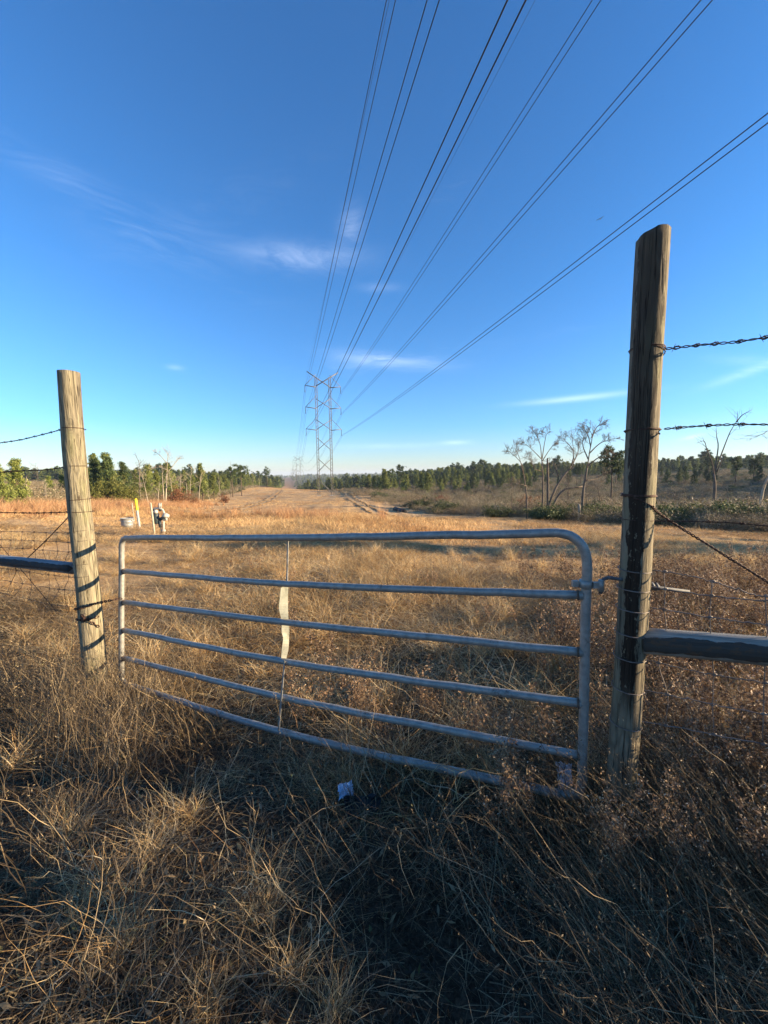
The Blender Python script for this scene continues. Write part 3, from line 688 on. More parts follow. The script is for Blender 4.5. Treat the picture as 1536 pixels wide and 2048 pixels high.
for _ in range(9000):
    Y = 230 * (3000 / 230) ** (random.random() ** .9); th = random.uniform(-.86, .86); X = Y * math.tan(th); a = X + .2476 * Y
    if (-22 < a < 26 and Y < 300) or (-9 < a < 13 and Y < 1900): continue
    if Y < 330 and X > -30 and a < 60 and X < 60 and random.random() < .5: continue
    fx.append(X); fy.append(Y); s_ = random.uniform(.9, 1.5) * (1 + Y / 2600); i_ = random.choice([0, 1, 2, 3, 4, 0, 1, 2, 3, 4, 5, 6] if random.random() < .25 else [0, 1, 2, 3, 4])
    fs.append(s_ * (.8 if i_ > 4 else 1)); fi.append(i_)
x, y, s = map(np.array, (fx, fy, fs)); n = len(x)
scatter('far_woods', on_ground(x, y, -.3), np.stack([np.zeros(n), np.zeros(n), u(0, 6.28, n)], 1), np.stack([s * 1.25, s * 1.25, s], 1), fi, far_src, 'continuous pine woods on the distant low hills', 'woods')

# ------------------------------------------------------------------ trees one can tell apart
def XY(px, Y): return (px - 768) / FPX * Y
def sized(proto, px, ytop, Y, hh, name, label, cat, group=None, **kw):
    X = XY(px, Y); g = tz(X, Y); top = P(px, ytop, Y).z; return place(proto, name, X, Y, max(.3, (top - g) / hh), label, cat, group, **kw)
NEARP = [  # px, top, depth, kind, label
    (34, 921, 27, 'y', 'bushy green pine left of the left gate post at the photo edge'),
    (4, 930, 24, 'y', 'green pine cut by the left edge of the photo'),
    (196, 918, 44, 'd', 'dark pine just right of the left gate post'),
    (219, 916, 43, 'd', 'tallest dark pine of the clump right of the left gate post'),
    (247, 926, 45, 'd', 'round topped pine above the yellow marker post'),
    (406, 930, 86, 'y', 'broad green pine standing alone between bare saplings'),
    (428, 948, 92, 'y', 'young pine at the right foot of the broad green pine'),
    (466, 936, 118, 't', 'thin topped pine with a dead spike beside it'),
    (484, 931, 126, 't', 'open crowned pine left of the lone far pine'),
    (536, 937, 300, 't', 'lone dark pine rising at the far end of the left tree line'),
    (800, 931, 185, 't', 'flat topped pine pair rising over the young plantation'),
    (1222, 899, 60, 't', 'flat crowned pine left of the tall right gate post'),
    (1505, 917, 120, 't', 'rounded pine on the shaded hill at the right edge'),
    (1470, 915, 118, 't', 'pine on the shaded hill right of the forked dead tree')]
for px, yt, Y, kd, lb in NEARP:
    pr = {'y': young, 'd': youngd, 't': tall}[kd]; i = random.randrange(len(pr))
    sized(pr[i], px, yt, Y, 10.0 if kd == 't' else 6.0, 'pine_tree', lb, 'pine')
for px in (100, 130, 290, 318, 345, 375, 440, 452, 470, 492, 505, 515, 525, 545, 556):   # left tree line filler
    Y = 20.5 / max(.03, (768 - px) / FPX - .2476) * random.uniform(1.05, 1.3); Y = min(Y, 420)
    yt = (948 if px < 350 else 957) + random.uniform(-6, 6)
    sized(random.choice(young), px + random.uniform(-4, 4), yt, Y, 6.0, 'pine_tree', 'small green pine in the left tree line among bare saplings', 'pine', 'small pines in the left tree line')
for _ in range(48):
    Y = random.uniform(60, 330); X = -22 - random.random() * 12 - .2476 * Y
    if X < -Y: continue
    place(random.choice(young), 'pine_tree', X, Y, random.uniform(.75, 1.25), 'small green pine in the left tree line among bare saplings', 'pine', 'small pines in the left tree line')
for _ in range(150):         # plantation right of the pylon
    Y = random.uniform(125, 250); px = random.uniform(735, 1060); X = XY(px, Y); a = X + .2476 * Y
    if a < 27 + 6 * random.random(): continue
    s_ = random.choice([.55, .75, .9, 1., 1.1, 1.25, 1.4]) * random.uniform(.9, 1.1); pr_ = random.choice(young + young + young + youngd + tall[:2]); s_ *= .6 if pr_ in tall else .9; place(pr_, 'pine_tree', X, Y, s_ * random.uniform(.85, 1.3), 'young green pine in the dense plantation right of the pylon', 'pine', 'young pines of the plantation', sz=s_ * .95)
for _ in range(46):
    Y = random.uniform(115, 175); px = random.uniform(1040, 1560)
    place(random.choice(youngd + tall[:1]), 'pine_tree', XY(px, Y), Y, random.uniform(.6, .95), 'dark pine on the crest of the shaded hill at right', 'pine', 'dark pines on the right hill')

# cedars and bushes
def bush_proto(h, w_, m, n=3600, leaf=.04):
    tr = MB(); cs = []
    for _ in range(9):
        a = random.random() * 6.283; pts = limb((0, 0, -.05), (math.cos(a) * .7, math.sin(a) * .7, random.uniform(.6, 1.6)), h * random.uniform(.6, .95), 5, .2)
        tr.tube(pts, [.02, .017, .013, .01, .007, .004], 4, cap=False)
        for p in pts[1:]:
            for _ in range(5): cs.append((p.x * w_ / h + random.gauss(0, w_ * .12), p.y * w_ / h + random.gauss(0, w_ * .12), max(.05, p.z + random.gauss(0, h * .1))))
    return make_proto('bush', tr, leaves(n, np.array(cs), (w_ * .055, w_ * .055, h * .05), leaf, 1.4), m_bark, m, 'foliage')
cedar = [bush_proto(4.5, 3.6, m_cedar, 9000, .085) for _ in range(2)]
for px, yt, Y, lb in [(225, 945, 40, 'wide olive cedar mass behind the yellow marker post'), (262, 957, 41, 'low spreading cedar left of the leaning bare sapling'), (190, 948, 39, 'cedar showing just right of the left gate post')]:
    sized(cedar[random.randrange(2)], px, yt, Y, 4.7, 'cedar_tree', lb, 'cedar')
bgreen = [bush_proto(1.3, 2.2, m_green, 8000, .036) for _ in range(3)]
for px, yt, Y, lb in [(1108, 1009, 26, 'low dark evergreen bush under the bare trees'), (1085, 1012, 27, 'dark bush left of the fallen bare trunk'), (1215, 1006, 25, 'round olive bush left of the tarred post'),
                      (1322, 1008, 20.5, 'green bush just right of the tarred post'), (1368, 1012, 20, 'dark green hedge bush behind the brace wire'), (1420, 1008, 19.8, 'dense green bush under the forked dead tree'),
                      (1470, 1006, 19.6, 'broad green bush near the right edge of the photo'), (1525, 1002, 19.4, 'bright green bush cut by the right edge'),
                      (1000, 1012, 36, 'dark green bush along the brush edge right of centre'), (890, 1003, 52, 'dark bush where the brush edge meets the ruts'), (760, 985, 98, 'dark bush at the far bend of the vehicle ruts'), (840, 998, 62, 'low dark bush beside the dark pipe')]:
    sized(random.choice(bgreen), px, yt - 3, Y, 1.15, 'bush', lb, 'bush')
bbrown = [bush_proto(1.8, 1.9, m_brownleaf, 3000, .05) for _ in range(2)]
for px, yt, Y, lb in [(350, 968, 60, 'russet leaved bush behind the gas meter'), (450, 985, 84, 'small russet bush at the left tree line end'), (1060, 985, 44, 'russet bush in the brush below the bare trees'), (880, 985, 80, 'small rust coloured bush in the far brush'), (385, 990, 64, 'russet bush at the foot of the broad green pine')]:
    sized(random.choice(bbrown), px, yt, Y, 2.0, 'bush', lb, 'bush')

RMIN = .008
def twigs(mb, pts, r, depth, dens=1.0, up=.25, spread=1.0):
    """side branches along a limb, recursive"""
    if depth == 0: return
    L = sum((pts[i + 1] - pts[i]).length for i in range(len(pts) - 1)); n = max(2, int((8 if depth > 2 else 7 if depth > 1 else 4) * dens))
    for k in range(n):
        t = .25 + .75 * (k + random.random()) / n; i = min(len(pts) - 2, int(t * (len(pts) - 1))); f = t * (len(pts) - 1) - i; p = pts[i].lerp(pts[i + 1], f)
        d0 = (pts[i + 1] - pts[i]).normalized(); a = Vector((random.gauss(0, 1), random.gauss(0, 1), random.gauss(0, .7))).normalized()
        d = (d0 * .75 + a * .85 * spread + Vector((0, 0, up))).normalized(); l = L * random.uniform(.34, .62) * (1.15 - .5 * t)
        q = limb(p, d, l, 4, .22, .03); rr_ = max(RMIN, r * (.5 - .2 * t))
        mb.tube(q, [rr_, rr_ * .8, rr_ * .6, rr_ * .45, rr_ * .25], 4 if depth > 1 else 3, cap=False)
        twigs(mb, q, rr_ * .8, depth - 1, dens, up, spread)
def bare_tree(name, limbs, Y, label, m, r0, depth=3, dens=1.0, up=.2, scale_r=1.0, cat='bare tree'):
    """limbs: list of pixel polylines [(px,py),...] with optional depth shift; the first is the trunk"""
    global RMIN; RMIN = Y * .00028; r0 *= .9; dens *= 1.5
    base = P(limbs[0][0][0], limbs[0][0][1], Y); base = Vector((base.x, Y, tz(base.x, Y)))
    root = empty(name, base); tag(root, label, cat); tr = MB(); cr = MB()
    for j, pl in enumerate(limbs):
        dy = random.gauss(0, .25) if j else 0; n = len(pl)
        pts = [P(a, b, Y + dy * 2.5 * i / n) - base for i, (a, b) in enumerate(pl)]
        if j == 0: pts[0] = Vector((0, 0, -.2))
        pts = catmull(pts, 4); m_ = len(pts); ra = r0 if j == 0 else r0 * .42; rb = r0 * (.42 if j == 0 and len(limbs) > 1 else .08)
        rs = [max(.01, ra + (rb if j == 0 else r0 * .06) * i / m_ - ra * i / m_) for i in range(m_)]
        (tr if j == 0 else cr).tube(pts, rs, 8 if j == 0 else 6, cap=True)
        if j or len(limbs) == 1: twigs(cr, pts[len(pts) // (4 if j else 3):], rs[m_ // 2], depth, dens, up)
        else: twigs(cr, pts[int(len(pts) * .55):], rs[-1], depth - 1, dens * .6, up)
    tr.build('trunk', m, root); cr.build('branches', m, root); return root
z5 = lambda *a: [(700 + p / 2.793, 800 + q / 2.793) for p, q in a]
z8 = lambda *a: [(1250 + p / 5.37, 780 + q / 5.37) for p, q in a]
random.seed(11)
bare_tree('bare_tree', [z5((990, 625), (985, 520), (970, 420)), z5((970, 420), (945, 320), (915, 262)), z5((970, 400), (955, 350), (905, 300), (885, 290)), z5((985, 480), (950, 470), (900, 460))], 29, 'bare tree leaning left at the left end of the dead grove', m_greybark, .085, 3, .8)
bare_tree('bare_tree', [z5((1075, 600), (1078, 480), (1072, 340)), z5((1072, 345), (1060, 240), (1020, 165)), z5((1073, 330), (1085, 250), (1095, 190), (1080, 180)), z5((1075, 340), (1120, 270), (1150, 240)), z5((1070, 330), (1010, 270), (965, 235)), z5((1075, 400), (1030, 380), (1000, 310))], 30, 'upright bare tree with a rounded twig crown in the grove centre', m_greybark, .10, 3, .8)
bare_tree('fallen_tree', [z5((1085, 590), (1150, 490), (1235, 370)), z5((1235, 370), (1250, 290), (1200, 225), (1190, 215)), z5((1235, 370), (1270, 300), (1290, 240)), z5((1170, 460), (1150, 390), (1110, 350)), z5((1210, 400), (1250, 360), (1240, 190))], 31, 'bare trunk leaning steeply right between the two tall bare trees', m_greybark, .12, 3, .7)
bare_tree('fallen_tree', [z5((1095, 590), (1180, 515), (1300, 482)), z5((1260, 490), (1340, 480), (1400, 455)), z5((1180, 515), (1220, 470), (1200, 430))], 28.5, 'low bare trunk lying almost flat toward the right bare tree', m_greybark, .11, 3, .6)
bare_tree('bare_tree', [z5((1298, 655), (1302, 520), (1325, 380)), z5((1325, 380), (1340, 280), (1352, 200), (1320, 140)), z5((1350, 210), (1380, 150), (1425, 125)), z5((1335, 300), (1400, 240), (1475, 215)), z5((1325, 370), (1390, 320), (1460, 285)), z5((1330, 330), (1300, 250), (1310, 180)), z5((1310, 450), (1380, 440), (1430, 400)), z5((1345, 260), (1330, 200), (1300, 150))], 26, 'tallest bare tree with wide twiggy crown left of the tarred post', m_greybark, .12, 3, .8)
bare_tree('bare_tree', [z8((945, 1270), (965, 1060), (955, 900)), z8((955, 900), (935, 780), (880, 640), (850, 550), (775, 570)), z8((955, 900), (1000, 620), (985, 500), (980, 420)), z8((960, 890), (1050, 650), (1130, 450), (1200, 330), (1210, 230)), z8((1195, 345), (1260, 270), (1360, 215)), z8((985, 880), (1030, 780), (1040, 740))], 34, 'forked dead tree with three long limbs right of the tarred post', m_greybark, .16, 1, 1.0, .15, cat='dead tree')
bare_tree('bare_tree', [z8((1450, 1290), (1480, 1080), (1620, 780)), z8((1600, 800), (1640, 560), (1560, 440), (1480, 472), (1400, 500), (1345, 530)), z8((1480, 1080), (1500, 1010), (1600, 980)), z8((1470, 1120), (1450, 1150), (1440, 1200))], 24, 'dead tree mostly past the right edge with one branch reaching in', m_palebark, .10, 2, .8, cat='dead tree')
z3 = lambda *a: [(p / 4.389, 880 + q / 4.389) for p, q in a]
z4 = lambda *a: [(300 + p / 3.072, 880 + q / 3.072) for p, q in a]
bare_tree('bare_tree', [z3((1452, 590), (1458, 450), (1465, 300)), z3((1465, 300), (1470, 180), (1490, 75)), z3((1465, 290), (1540, 200), (1580, 150)), z3((1462, 260), (1400, 240), (1330, 250)), z3((1462, 200), (1400, 130), (1350, 105)), z3((1455, 430), (1500, 380), (1590, 330))], 58, 'pale bare tree behind the gas meter with flat spreading twigs', m_palebark, .15, 2, 1.1, 0.05)
bare_tree('bare_tree', [z3((1310, 585), (1275, 430), (1245, 285))], 42, 'pale leaning dead sapling right of the yellow marker post', m_palebark, .05, 2, .8)
bare_tree('bare_tree', [z3((1228, 560), (1225, 380), (1220, 175))], 50, 'dark dead trunk with fine twigs behind the leaning sapling', m_greybark, .12, 2, 1.0)
bare_tree('bare_tree', [z3((1440, 560), (1430, 400), (1420, 210))], 56, 'second pale stem just left of the spreading bare tree', m_palebark, .09, 1, 1.0)
bare_tree('bare_tree', [z4((300, 410), (305, 300), (315, 205))], 76, 'thin pale sapling in front of the broad green pine', m_palebark, .10, 2, .9)
bare_tree('bare_tree', [z4((497, 330), (495, 240), (493, 130))], 120, 'straight dead spike rising beside the thin topped pine', m_greybark, .13, 1, .3)
bare_tree('bare_tree', [z4((243, 390), (248, 290), (255, 165))], 74, 'tall thin sapling left of the broad green pine', m_palebark, .07, 2, .7)
bare_tree('bare_tree', [z3((330, 560), (333, 400), (330, 230))], 40, 'thin bare tree left of the left gate post', m_greybark, .05, 2, .7)
bare_tree('bare_tree', [z3((545, 560), (548, 420), (545, 270))], 44, 'bare sapling partly hidden behind the left gate post', m_greybark, .05, 2, .8)
for j, (px, yt, Y) in enumerate([(345, 940, 62), (360, 952, 66), (375, 960, 70), (440, 960, 90), (508, 952, 150), (520, 955, 180), (60, 960, 30), (90, 965, 33), (316, 965, 55), (420, 975, 80)]):
    b = P(px, 1000, Y); g = tz(b.x, Y); t = P(px + random.uniform(-4, 4), yt, Y)
    root = empty('sapling', (b.x, Y, g)); tag(root, 'slender bare sapling in the left tree line', 'sapling', 'bare saplings in the left tree line'); mb = MB(); pts = limb((0, 0, -.1), (0, 0, 1), t.z - g, 7, .05)
    mb.tube(pts, [.06 * (1 - .12 * i) for i in range(8)], 6); cb = MB(); twigs(cb, pts[2:], .035, 2, 1.0, .3); mb.build('trunk', m_palebark, root); cb.build('branches', m_palebark, root)
for j, (px, yt, Y) in enumerate([(840, 975, 60), (868, 968, 58), (1000, 960, 42), (1025, 955, 40), (1130, 950, 36), (1145, 960, 34), (1180, 955, 33), (1205, 965, 30), (1340, 985, 30), (1395, 980, 32), (1500, 985, 30), (745, 965, 105), (1110, 940, 44), (960, 965, 50), (1240, 975, 30)]):
    b = P(px, 1000, Y); g = tz(b.x, Y); t = P(px, yt, Y)
    root = empty('sapling', (b.x, Y, g)); tag(root, 'slender grey bare sapling in the right hand brush', 'sapling', 'bare saplings in the right brush'); mb = MB(); pts = limb((0, 0, -.1), (random.gauss(0, .08), 0, 1), max(1, t.z - g), 7, .07)
    mb.tube(pts, [.045 * (1 - .12 * i) for i in range(8)], 6); cb = MB(); twigs(cb, pts[2:], .03, 2, 1.0, .3); mb.build('trunk', m_greybark, root); cb.build('branches', m_greybark, root)
# snags
def snag(px0, py0, px1, py1, Y, r, label, m):
    a = P(px0, py0, Y); g = tz(a.x, Y); b = P(px1, py1, Y); mb = MB()
    mb.tube(catmull([Vector((a.x, Y, g - .2)), Vector(((a.x + b.x) / 2 + .02, Y, (g + b.z) / 2)), b], 4), [r, r * .98, r * .95, r * .92, r * .88, r * .86, r * .84, r * .8, r * .45], 8); tag(mb.build('snag', m), label, 'dead trunk')
snag(1159, 1035, 1158, 1008, 24.5, .10, 'pale broken stump at the foot of the tallest bare tree', m_palebark)
snag(1096, 1020, 1095, 916, 33, .12, 'straight branchless dead trunk between the bare trees', m_greybark)
# dark pipe lying by the ruts
a, b = P(790, 1016, 58), P(818, 1027, 50); a.z, b.z = tz(a.x, a.y) + .12, tz(b.x, b.y) + .10
mb = MB(); mb.lathe([(0, 0), (.33, 0), (.36, .05), (.36, .4), (.33, .45), (.36, .5), (.36, 3.0), (.33, 3.05), (.36, 3.1), (.36, 6.0), (.33, 6.04), (0, 6.04)], seg=18)
o = mb.build('drain_pipe', solid('black_plastic', (.012, .012, .013), .7)); o.location = a; o.rotation_euler = (b - a).to_track_quat('Z', 'Y').to_euler(); tag(o, 'dark pipe lying in the grass beside the vehicle ruts', 'pipe')

# vehicle ruts
def rut(ptsxy, w_, name):
    pts = catmull([(x_, y_, 0) for x_, y_ in ptsxy], 24); n = len(pts); v = []; f = []
    for i, p in enumerate(pts):
        t = (pts[min(i + 1, n - 1)] - pts[max(i - 1, 0)]).normalized(); s_ = Vector((-t.y, t.x, 0)); ww = w_ * (.7 + .5 * math.sin(i * 1.7) ** 2 * random.random() + .2)
        for k_ in (-1, -.4, .4, 1): q_ = p + s_ * ww * .5 * k_; v.append((q_.x, q_.y, 0))
        if i:
            for k_ in range(3): f.append(((i - 1) * 4 + k_, (i - 1) * 4 + k_ + 1, i * 4 + k_ + 1, i * 4 + k_))
    v = np.array(v); v[:, 2] = terr(v[:, 0], v[:, 1]) + .15 + .02 * (np.arange(len(v)) % 4 % 3 == 0)
    me = bpy.data.meshes.new(name); me.from_pydata(v.tolist(), [], f); me.polygons.foreach_set('use_smooth', [True] * len(f)); me.materials.append(m_rutmat); me.update()
    o = link(name, me); tag(o, kind='structure'); return o
m_rutmat = mat('sandy_rut', lambda t: bsdf(t, t.ramp(t.noise(t.new('ShaderNodeNewGeometry').outputs['Position'], 1.6, 6, .7), [(.35, (.24, .14, .065)), (.5, (.42, .275, .13)), (.68, (.56, .40, .21))]), .95, bump=t.noise(t.new('ShaderNodeNewGeometry').outputs['Position'], 4, 4), bstr=.6, bdist=.1))
def gp(px, py):
    """where the sight line through a pixel meets the ground"""
    best = None
    for Y in np.geomspace(5, 400, 400):
        p = P(px, py, Y)
        if p.z <= tz(p.x, Y): return (p.x, Y)
    return (XY(px, 200), 200)
def polyl(pix): return [(XY(px, Y), Y) for px, Y in pix]
for off in (0, 1.9):
    rut([(x_ + off * .97, y_) for x_, y_ in polyl([(690, 205), (690, 150), (694, 120), (704, 88), (722, 66), (748, 48), (790, 37), (850, 31)])], .7, 'vehicle_track')
for off in (0, 1.9):
    rut([(x_ + off, y_) for x_, y_ in polyl([(560, 190), (548, 130), (520, 90), (470, 60), (430, 44)])], .6, 'vehicle_track')

# ------------------------------------------------------------------ pylons and power lines
LX, LY = -.2476 / math.hypot(1, .2476), 1 / math.hypot(1, .2476)       # line direction
def bar(mb, a, b, r=.06, seg=4): mb.tube([a, b], [r, r], seg)
T1 = Vector((-18.9, 125, 0)); T1.z = tz(T1.x, T1.y)
EZ = 1.6
H_ARM = [P(0, 858.7, 1).z, 0, 0]
def hz_at(px, py, Y): return P(px, py, Y).z - T1.z
hB, hM, hT = hz_at(650, 858.7, 125), hz_at(650, 815.5, 125), hz_at(650, 772.8, 125)
hTop, hLeg, hV = hz_at(650, 744, 125), hz_at(650, 754, 125), 0
def pylon():
    root = empty('pylon', T1, math.atan2(-LX, LY)); tag(root, 'nearest lattice pylon with twin masts standing in the clearing', 'pylon', 'twin mast pylons along the line')
    hw = 2.15
    for s_ in (-1, 1):
        mb = MB(); a = .42
        for dx in (-a, a):
            for dy in (-a, a):
                bar(mb, (s_ * hw + dx * .75, dy * .75, -1), (s_ * hw + dx * .8, dy * .8, hLeg), .055)
        z = 0; k_ = 0
        while z < hLeg - 1:
            for dx, dy, ex, ey in ((-1, -1, 1, -1), (1, 1, -1, 1), (-1, 1, -1, -1), (1, -1, 1, 1)):
                q = a * .78; sg = 1 if k_ % 2 else -1
                A = (s_ * hw + dx * q, dy * q, z if sg > 0 else z + .95); B = (s_ * hw + ex * q, ey * q, z + .95 if sg > 0 else z); bar(mb, A, B, .042, 3)
            z += .95; k_ += 1
        mb.build('mast', m_steel, root)
    levels = [hz_at(650, 963, 125), hz_at(650, 920, 125), hz_at(650, 880, 125)]
    xs = [(hT, hLeg), (hM, hz_at(650, 798, 125)), (hB, hz_at(650, 840, 125)), (hz_at(650, 900, 125), hz_at(650, 876, 125)), (hz_at(650, 942, 125), hz_at(650, 917, 125))]
    for z0, z1 in xs[1:]:
        mb = MB(); bar(mb, (-hw, -.3, z0), (hw, -.3, z1), .10); bar(mb, (hw, .3, z0), (-hw, .3, z1), .10); mb.build('cross_brace', m_steel, root)
    mb = MB(); bar(mb, (-hw, 0, hz_at(650, 961, 125)), (hw, 0, hz_at(650, 985, 125)), .10); mb.build('cross_brace', m_steel, root)
    for s_ in (-1, 1):
        mb = MB(); bar(mb, (s_ * hw, .25 * s_, hT), (-s_ * 4.85, .25 * s_, hTop), .15, 6); mb.build('top_beam', m_steel, root)
    for h_ in (hT, hM, hB):
        for s_ in (-1, 1):
            mb = MB(); tip = (s_ * 5.6, 0, h_ + .1); zu = h_ + 3.6
            bar(mb, (s_ * hw, -.35, h_ - .3), tip, .09); bar(mb, (s_ * hw, .35, h_ - .3), tip, .09); bar(mb, (s_ * hw, 0, zu), tip, .07); arm = mb.build('crossarm', m_steel, root)
            mb = MB()
            prof = [(0.0, 0)]
            for j in range(9): prof += [(.05, -.1 - j * .2), (.15, -.16 - j * .2), (.05, -.2 - j * .2)]
            prof.append((0, -2.0)); mb.lathe(prof, (tip[0], 0, tip[2]), 8); bar(mb, (tip[0] - .3, 0, tip[2] - 2), (tip[0] + .3, 0, tip[2] - 2), .05); mb.build('insulator', m_insul, arm)
    mb = MB()
    for s_ in (-1, 1): mb.box((s_ * hw, 0, -.1), (1.5, 1.5, .6))
    mb.build('footing', solid('concrete', (.3, .29, .27)), root); return root
p1 = pylon()
T2y, T3y, T4y = 440, 755, 1080
def tline(Y): return Vector((T1.x - .2476 * (Y - 125), Y, 0))
def top_z(px, py, Y): return P(px, py, Y).z
tw = []
Ht = hTop
for Y_, py, lb in [(T2y, 912.6, 'second pylon beyond the brow left of the nearest pylon'), (T3y, 937, 'third pylon farther down the line, left of the second'), (T4y, 944, 'faintest farthest pylon on the line')]:
    v_ = tline(Y_); base = top_z(590, py, Y_) - Ht; c = p1.copy(); C.objects.link(c); c.location = (v_.x, Y_, base); c['label'] = lb; tw.append(c)
    for ch in list(p1.children):
        d = ch.copy(); C.objects.link(d); d.parent = c
        for gc in list(ch.children):
            e_ = gc.copy(); C.objects.link(e_); e_.parent = d
# wires: attachment points in pylon frame
pyl = [p1] + tw
def attach(T, sx_, h_, dx): return Vector(T.location) + Vector((LY, -LX, 0)) * (sx_ + dx) + Vector((0, 0, h_))
photo_top = {(-1, 'T'): (781, 5), (-1, 'M'): (865, 5), (-1, 'B'): (1031, 5), (1, 'T'): (1190, 5), (1, 'M'): (1409, 5), (1, 'B'): (1536, 236)}
hh = {'T': hT - 1.9, 'M': hM - 1.9, 'B': hB - 1.9}
nm = {(-1, 'T'): 'leftmost power line pair, from the top left arm of the pylons', (-1, 'M'): 'second power line pair from the left, on the middle left arms', (-1, 'B'): 'third power line pair from the left, on the lower left arms',
      (1, 'T'): 'fourth power line pair from the left, on the top right arms', (1, 'M'): 'power line pair on the middle right arms', (1, 'B'): 'lowest right power line pair leaving through the right edge'}
def span_back(A, slope, kk):
    pts = []
    for Y_ in np.concatenate((np.linspace(-180, 0, 14), np.geomspace(4, 125, 30))):
        d_ = A.y - Y_; pts.append(Vector((A.x + .2476 * d_, Y_, A.z + slope * d_ + .5 * kk * d_ * d_)))
    return pts
def span(A, B, sag, n=26): return [A.lerp(B, i / n) - Vector((0, 0, 4 * sag * (i / n) * (1 - i / n))) for i in range(1, n + 1)]
KK = 4.2e-4
def yray(px, py, A):
    """depth at which this conductor's vertical plane is crossed by the sight line"""
    d = cF + cR * ((px - 768) / FPX) + cU * ((1024 - py) / FPX); k_ = d.x / d.y; Y_ = (A.x + .2476 * A.y) / (k_ + .2476); return Y_, EYE.z + d.z / d.y * Y_
for (s_, lv), (px, py) in photo_top.items():
    root = empty('power_line', attach(p1, s_ * 5.6, hh[lv], 0)); tag(root, nm[(s_, lv)], 'power line', 'twin conductor power lines')
    A0 = attach(p1, s_ * 5.6, hh[lv], 0); Yr, Zr = yray(px, py, A0); d_ = A0.y - Yr; sl = (Zr - A0.z - .5 * KK * d_ * d_) / d_
    for dx in (-.23, .23):
        A = attach(p1, s_ * 5.6, hh[lv], dx); pts = span_back(A, sl, KK)
        for a_, b_ in zip(pyl[:-1], pyl[1:]): pts += span(attach(a_, s_ * 5.6, hh[lv], dx), attach(b_, s_ * 5.6, hh[lv], dx), 9)
        mb = MB(); mb.tube([p - A0 for p in pts], .024, 5); mb.build('conductor', m_cable, root)
for s_, px, py, lb in [(-1, 757, 100, 'thin shield wire left of all the power lines'), (1, 1060, 20, 'thin shield wire from the right top of the pylon')]:
    A0 = attach(p1, s_ * 4.85, hTop, 0); Yr, Zr = yray(px, py, A0); d_ = A0.y - Yr; sl = (Zr - A0.z - .5 * KK * d_ * d_) / d_
    pts = span_back(A0, sl, KK)
    for a_, b_ in zip(pyl[:-1], pyl[1:]): pts += span(attach(a_, s_ * 4.85, hTop, 0), attach(b_, s_ * 4.85, hTop, 0), 7)
    mb = MB(); mb.tube([p - A0 for p in pts], .012, 4); o = mb.build('shield_wire', m_cable); o.location = A0; tag(o, lb, 'shield wire')

# ------------------------------------------------------------------ gate posts
def post(name, top, bot, r1, r0, m, label, bevel, seg=40):
    top, bot = Vector(top), Vector(bot); ax = top - bot; L = ax.length
    mb = MB(); n = 70; vs = []; fs = []
    for i in range(n + 1):
        t = i / n; z = L * t; r = r0 + (r1 - r0) * t
        for k in range(seg):
            a = 2 * math.pi * k / seg
            q = r * (1 + .022 * math.sin(3 * a + z * 1.3) + .015 * math.sin(5 * a - z * 2.1) + .010 * math.sin(z * 9 + a * 2) + .008 * math.sin(23 * a + 2 * math.sin(z * 1.1)))
            x_, y_ = q * math.cos(a) + .006 * math.sin(z * 2.2), q * math.sin(a) + .006 * math.cos(z * 1.7)
            vs.append((x_, y_, min(z, L - bevel(a, 1.0)) if i == n else min(z, L - bevel(a, 1.0) - .001 * (n - i))))
    for i in range(n):
        for k in range(seg):
            k2 = (k + 1) % seg; fs.append((i * seg + k, i * seg + k2, (i + 1) * seg + k2, (i + 1) * seg + k))
    b = n * seg; vs.append((0, 0, L - bevel(0, 0))); fs += [(b + k, b + (k + 1) % seg, len(vs) - 1) for k in range(seg)]
    mb.add(vs, fs, True); o = mb.build(name, m); o.location = bot
    q = ax.to_track_quat('Z', 'Y'); o.rotation_mode = 'QUATERNION'; o.rotation_quaternion = Vector((0, 0, 1)).rotation_difference(ax.normalized()); tag(o, label, 'gate post'); return o
YR = 1.77; YL = 3.37
topL, botL = P(138, 741, YL), P(187, 1330, YL); botL = botL + (botL - topL).normalized() * .15
topR, botR = P(1307, 467, YR), P(1246, 1530, YR); botR = botR + (botR - topR).normalized() * .15
RL, RR = .083, .064
postL = post('gate_post', topL, botL, RL * .94, RL * 1.13, m_postL, 'pale weathered wooden gate post at the latch end of the gate', lambda a, k: .012 * k)
postR = post('gate_post', topR, botR, RR * .98, RR * 1.0, m_postR, 'tall wooden gate post with black tar stains at the hinge end', lambda a, k: k * .022 * max(0, -math.cos(a)) ** 2.2 + .004 * math.sin(a * 5))
def on_post(which, py, ang, out=.0):
    """point on a post's surface at the height seen at pixel row py"""
    t_, b_, r1, r0 = (topL, botL, RL * .94, RL * 1.13) if which == 'L' else (topR, botR, RR * .98, RR)
    Y_ = YL if which == 'L' else YR; cx_ = 160 if which == 'L' else 1270; z = P(cx_, py, Y_).z; t = (z - b_.z) / (t_.z - b_.z); c = b_.lerp(t_, t); r = r0 + (r1 - r0) * t + out
    return c + Vector((math.cos(ang), math.sin(ang), 0)) * r
def wrap_pts(which, py, py2=None, turns=1.0, a0=0, out=.003, n=28):
    py2 = py if py2 is None else py2
    return [on_post(which, py + (py2 - py) * i / n, a0 + 2 * math.pi * turns * i / n, out + .0015 * math.sin(i * 2.1)) for i in range(n + 1)]

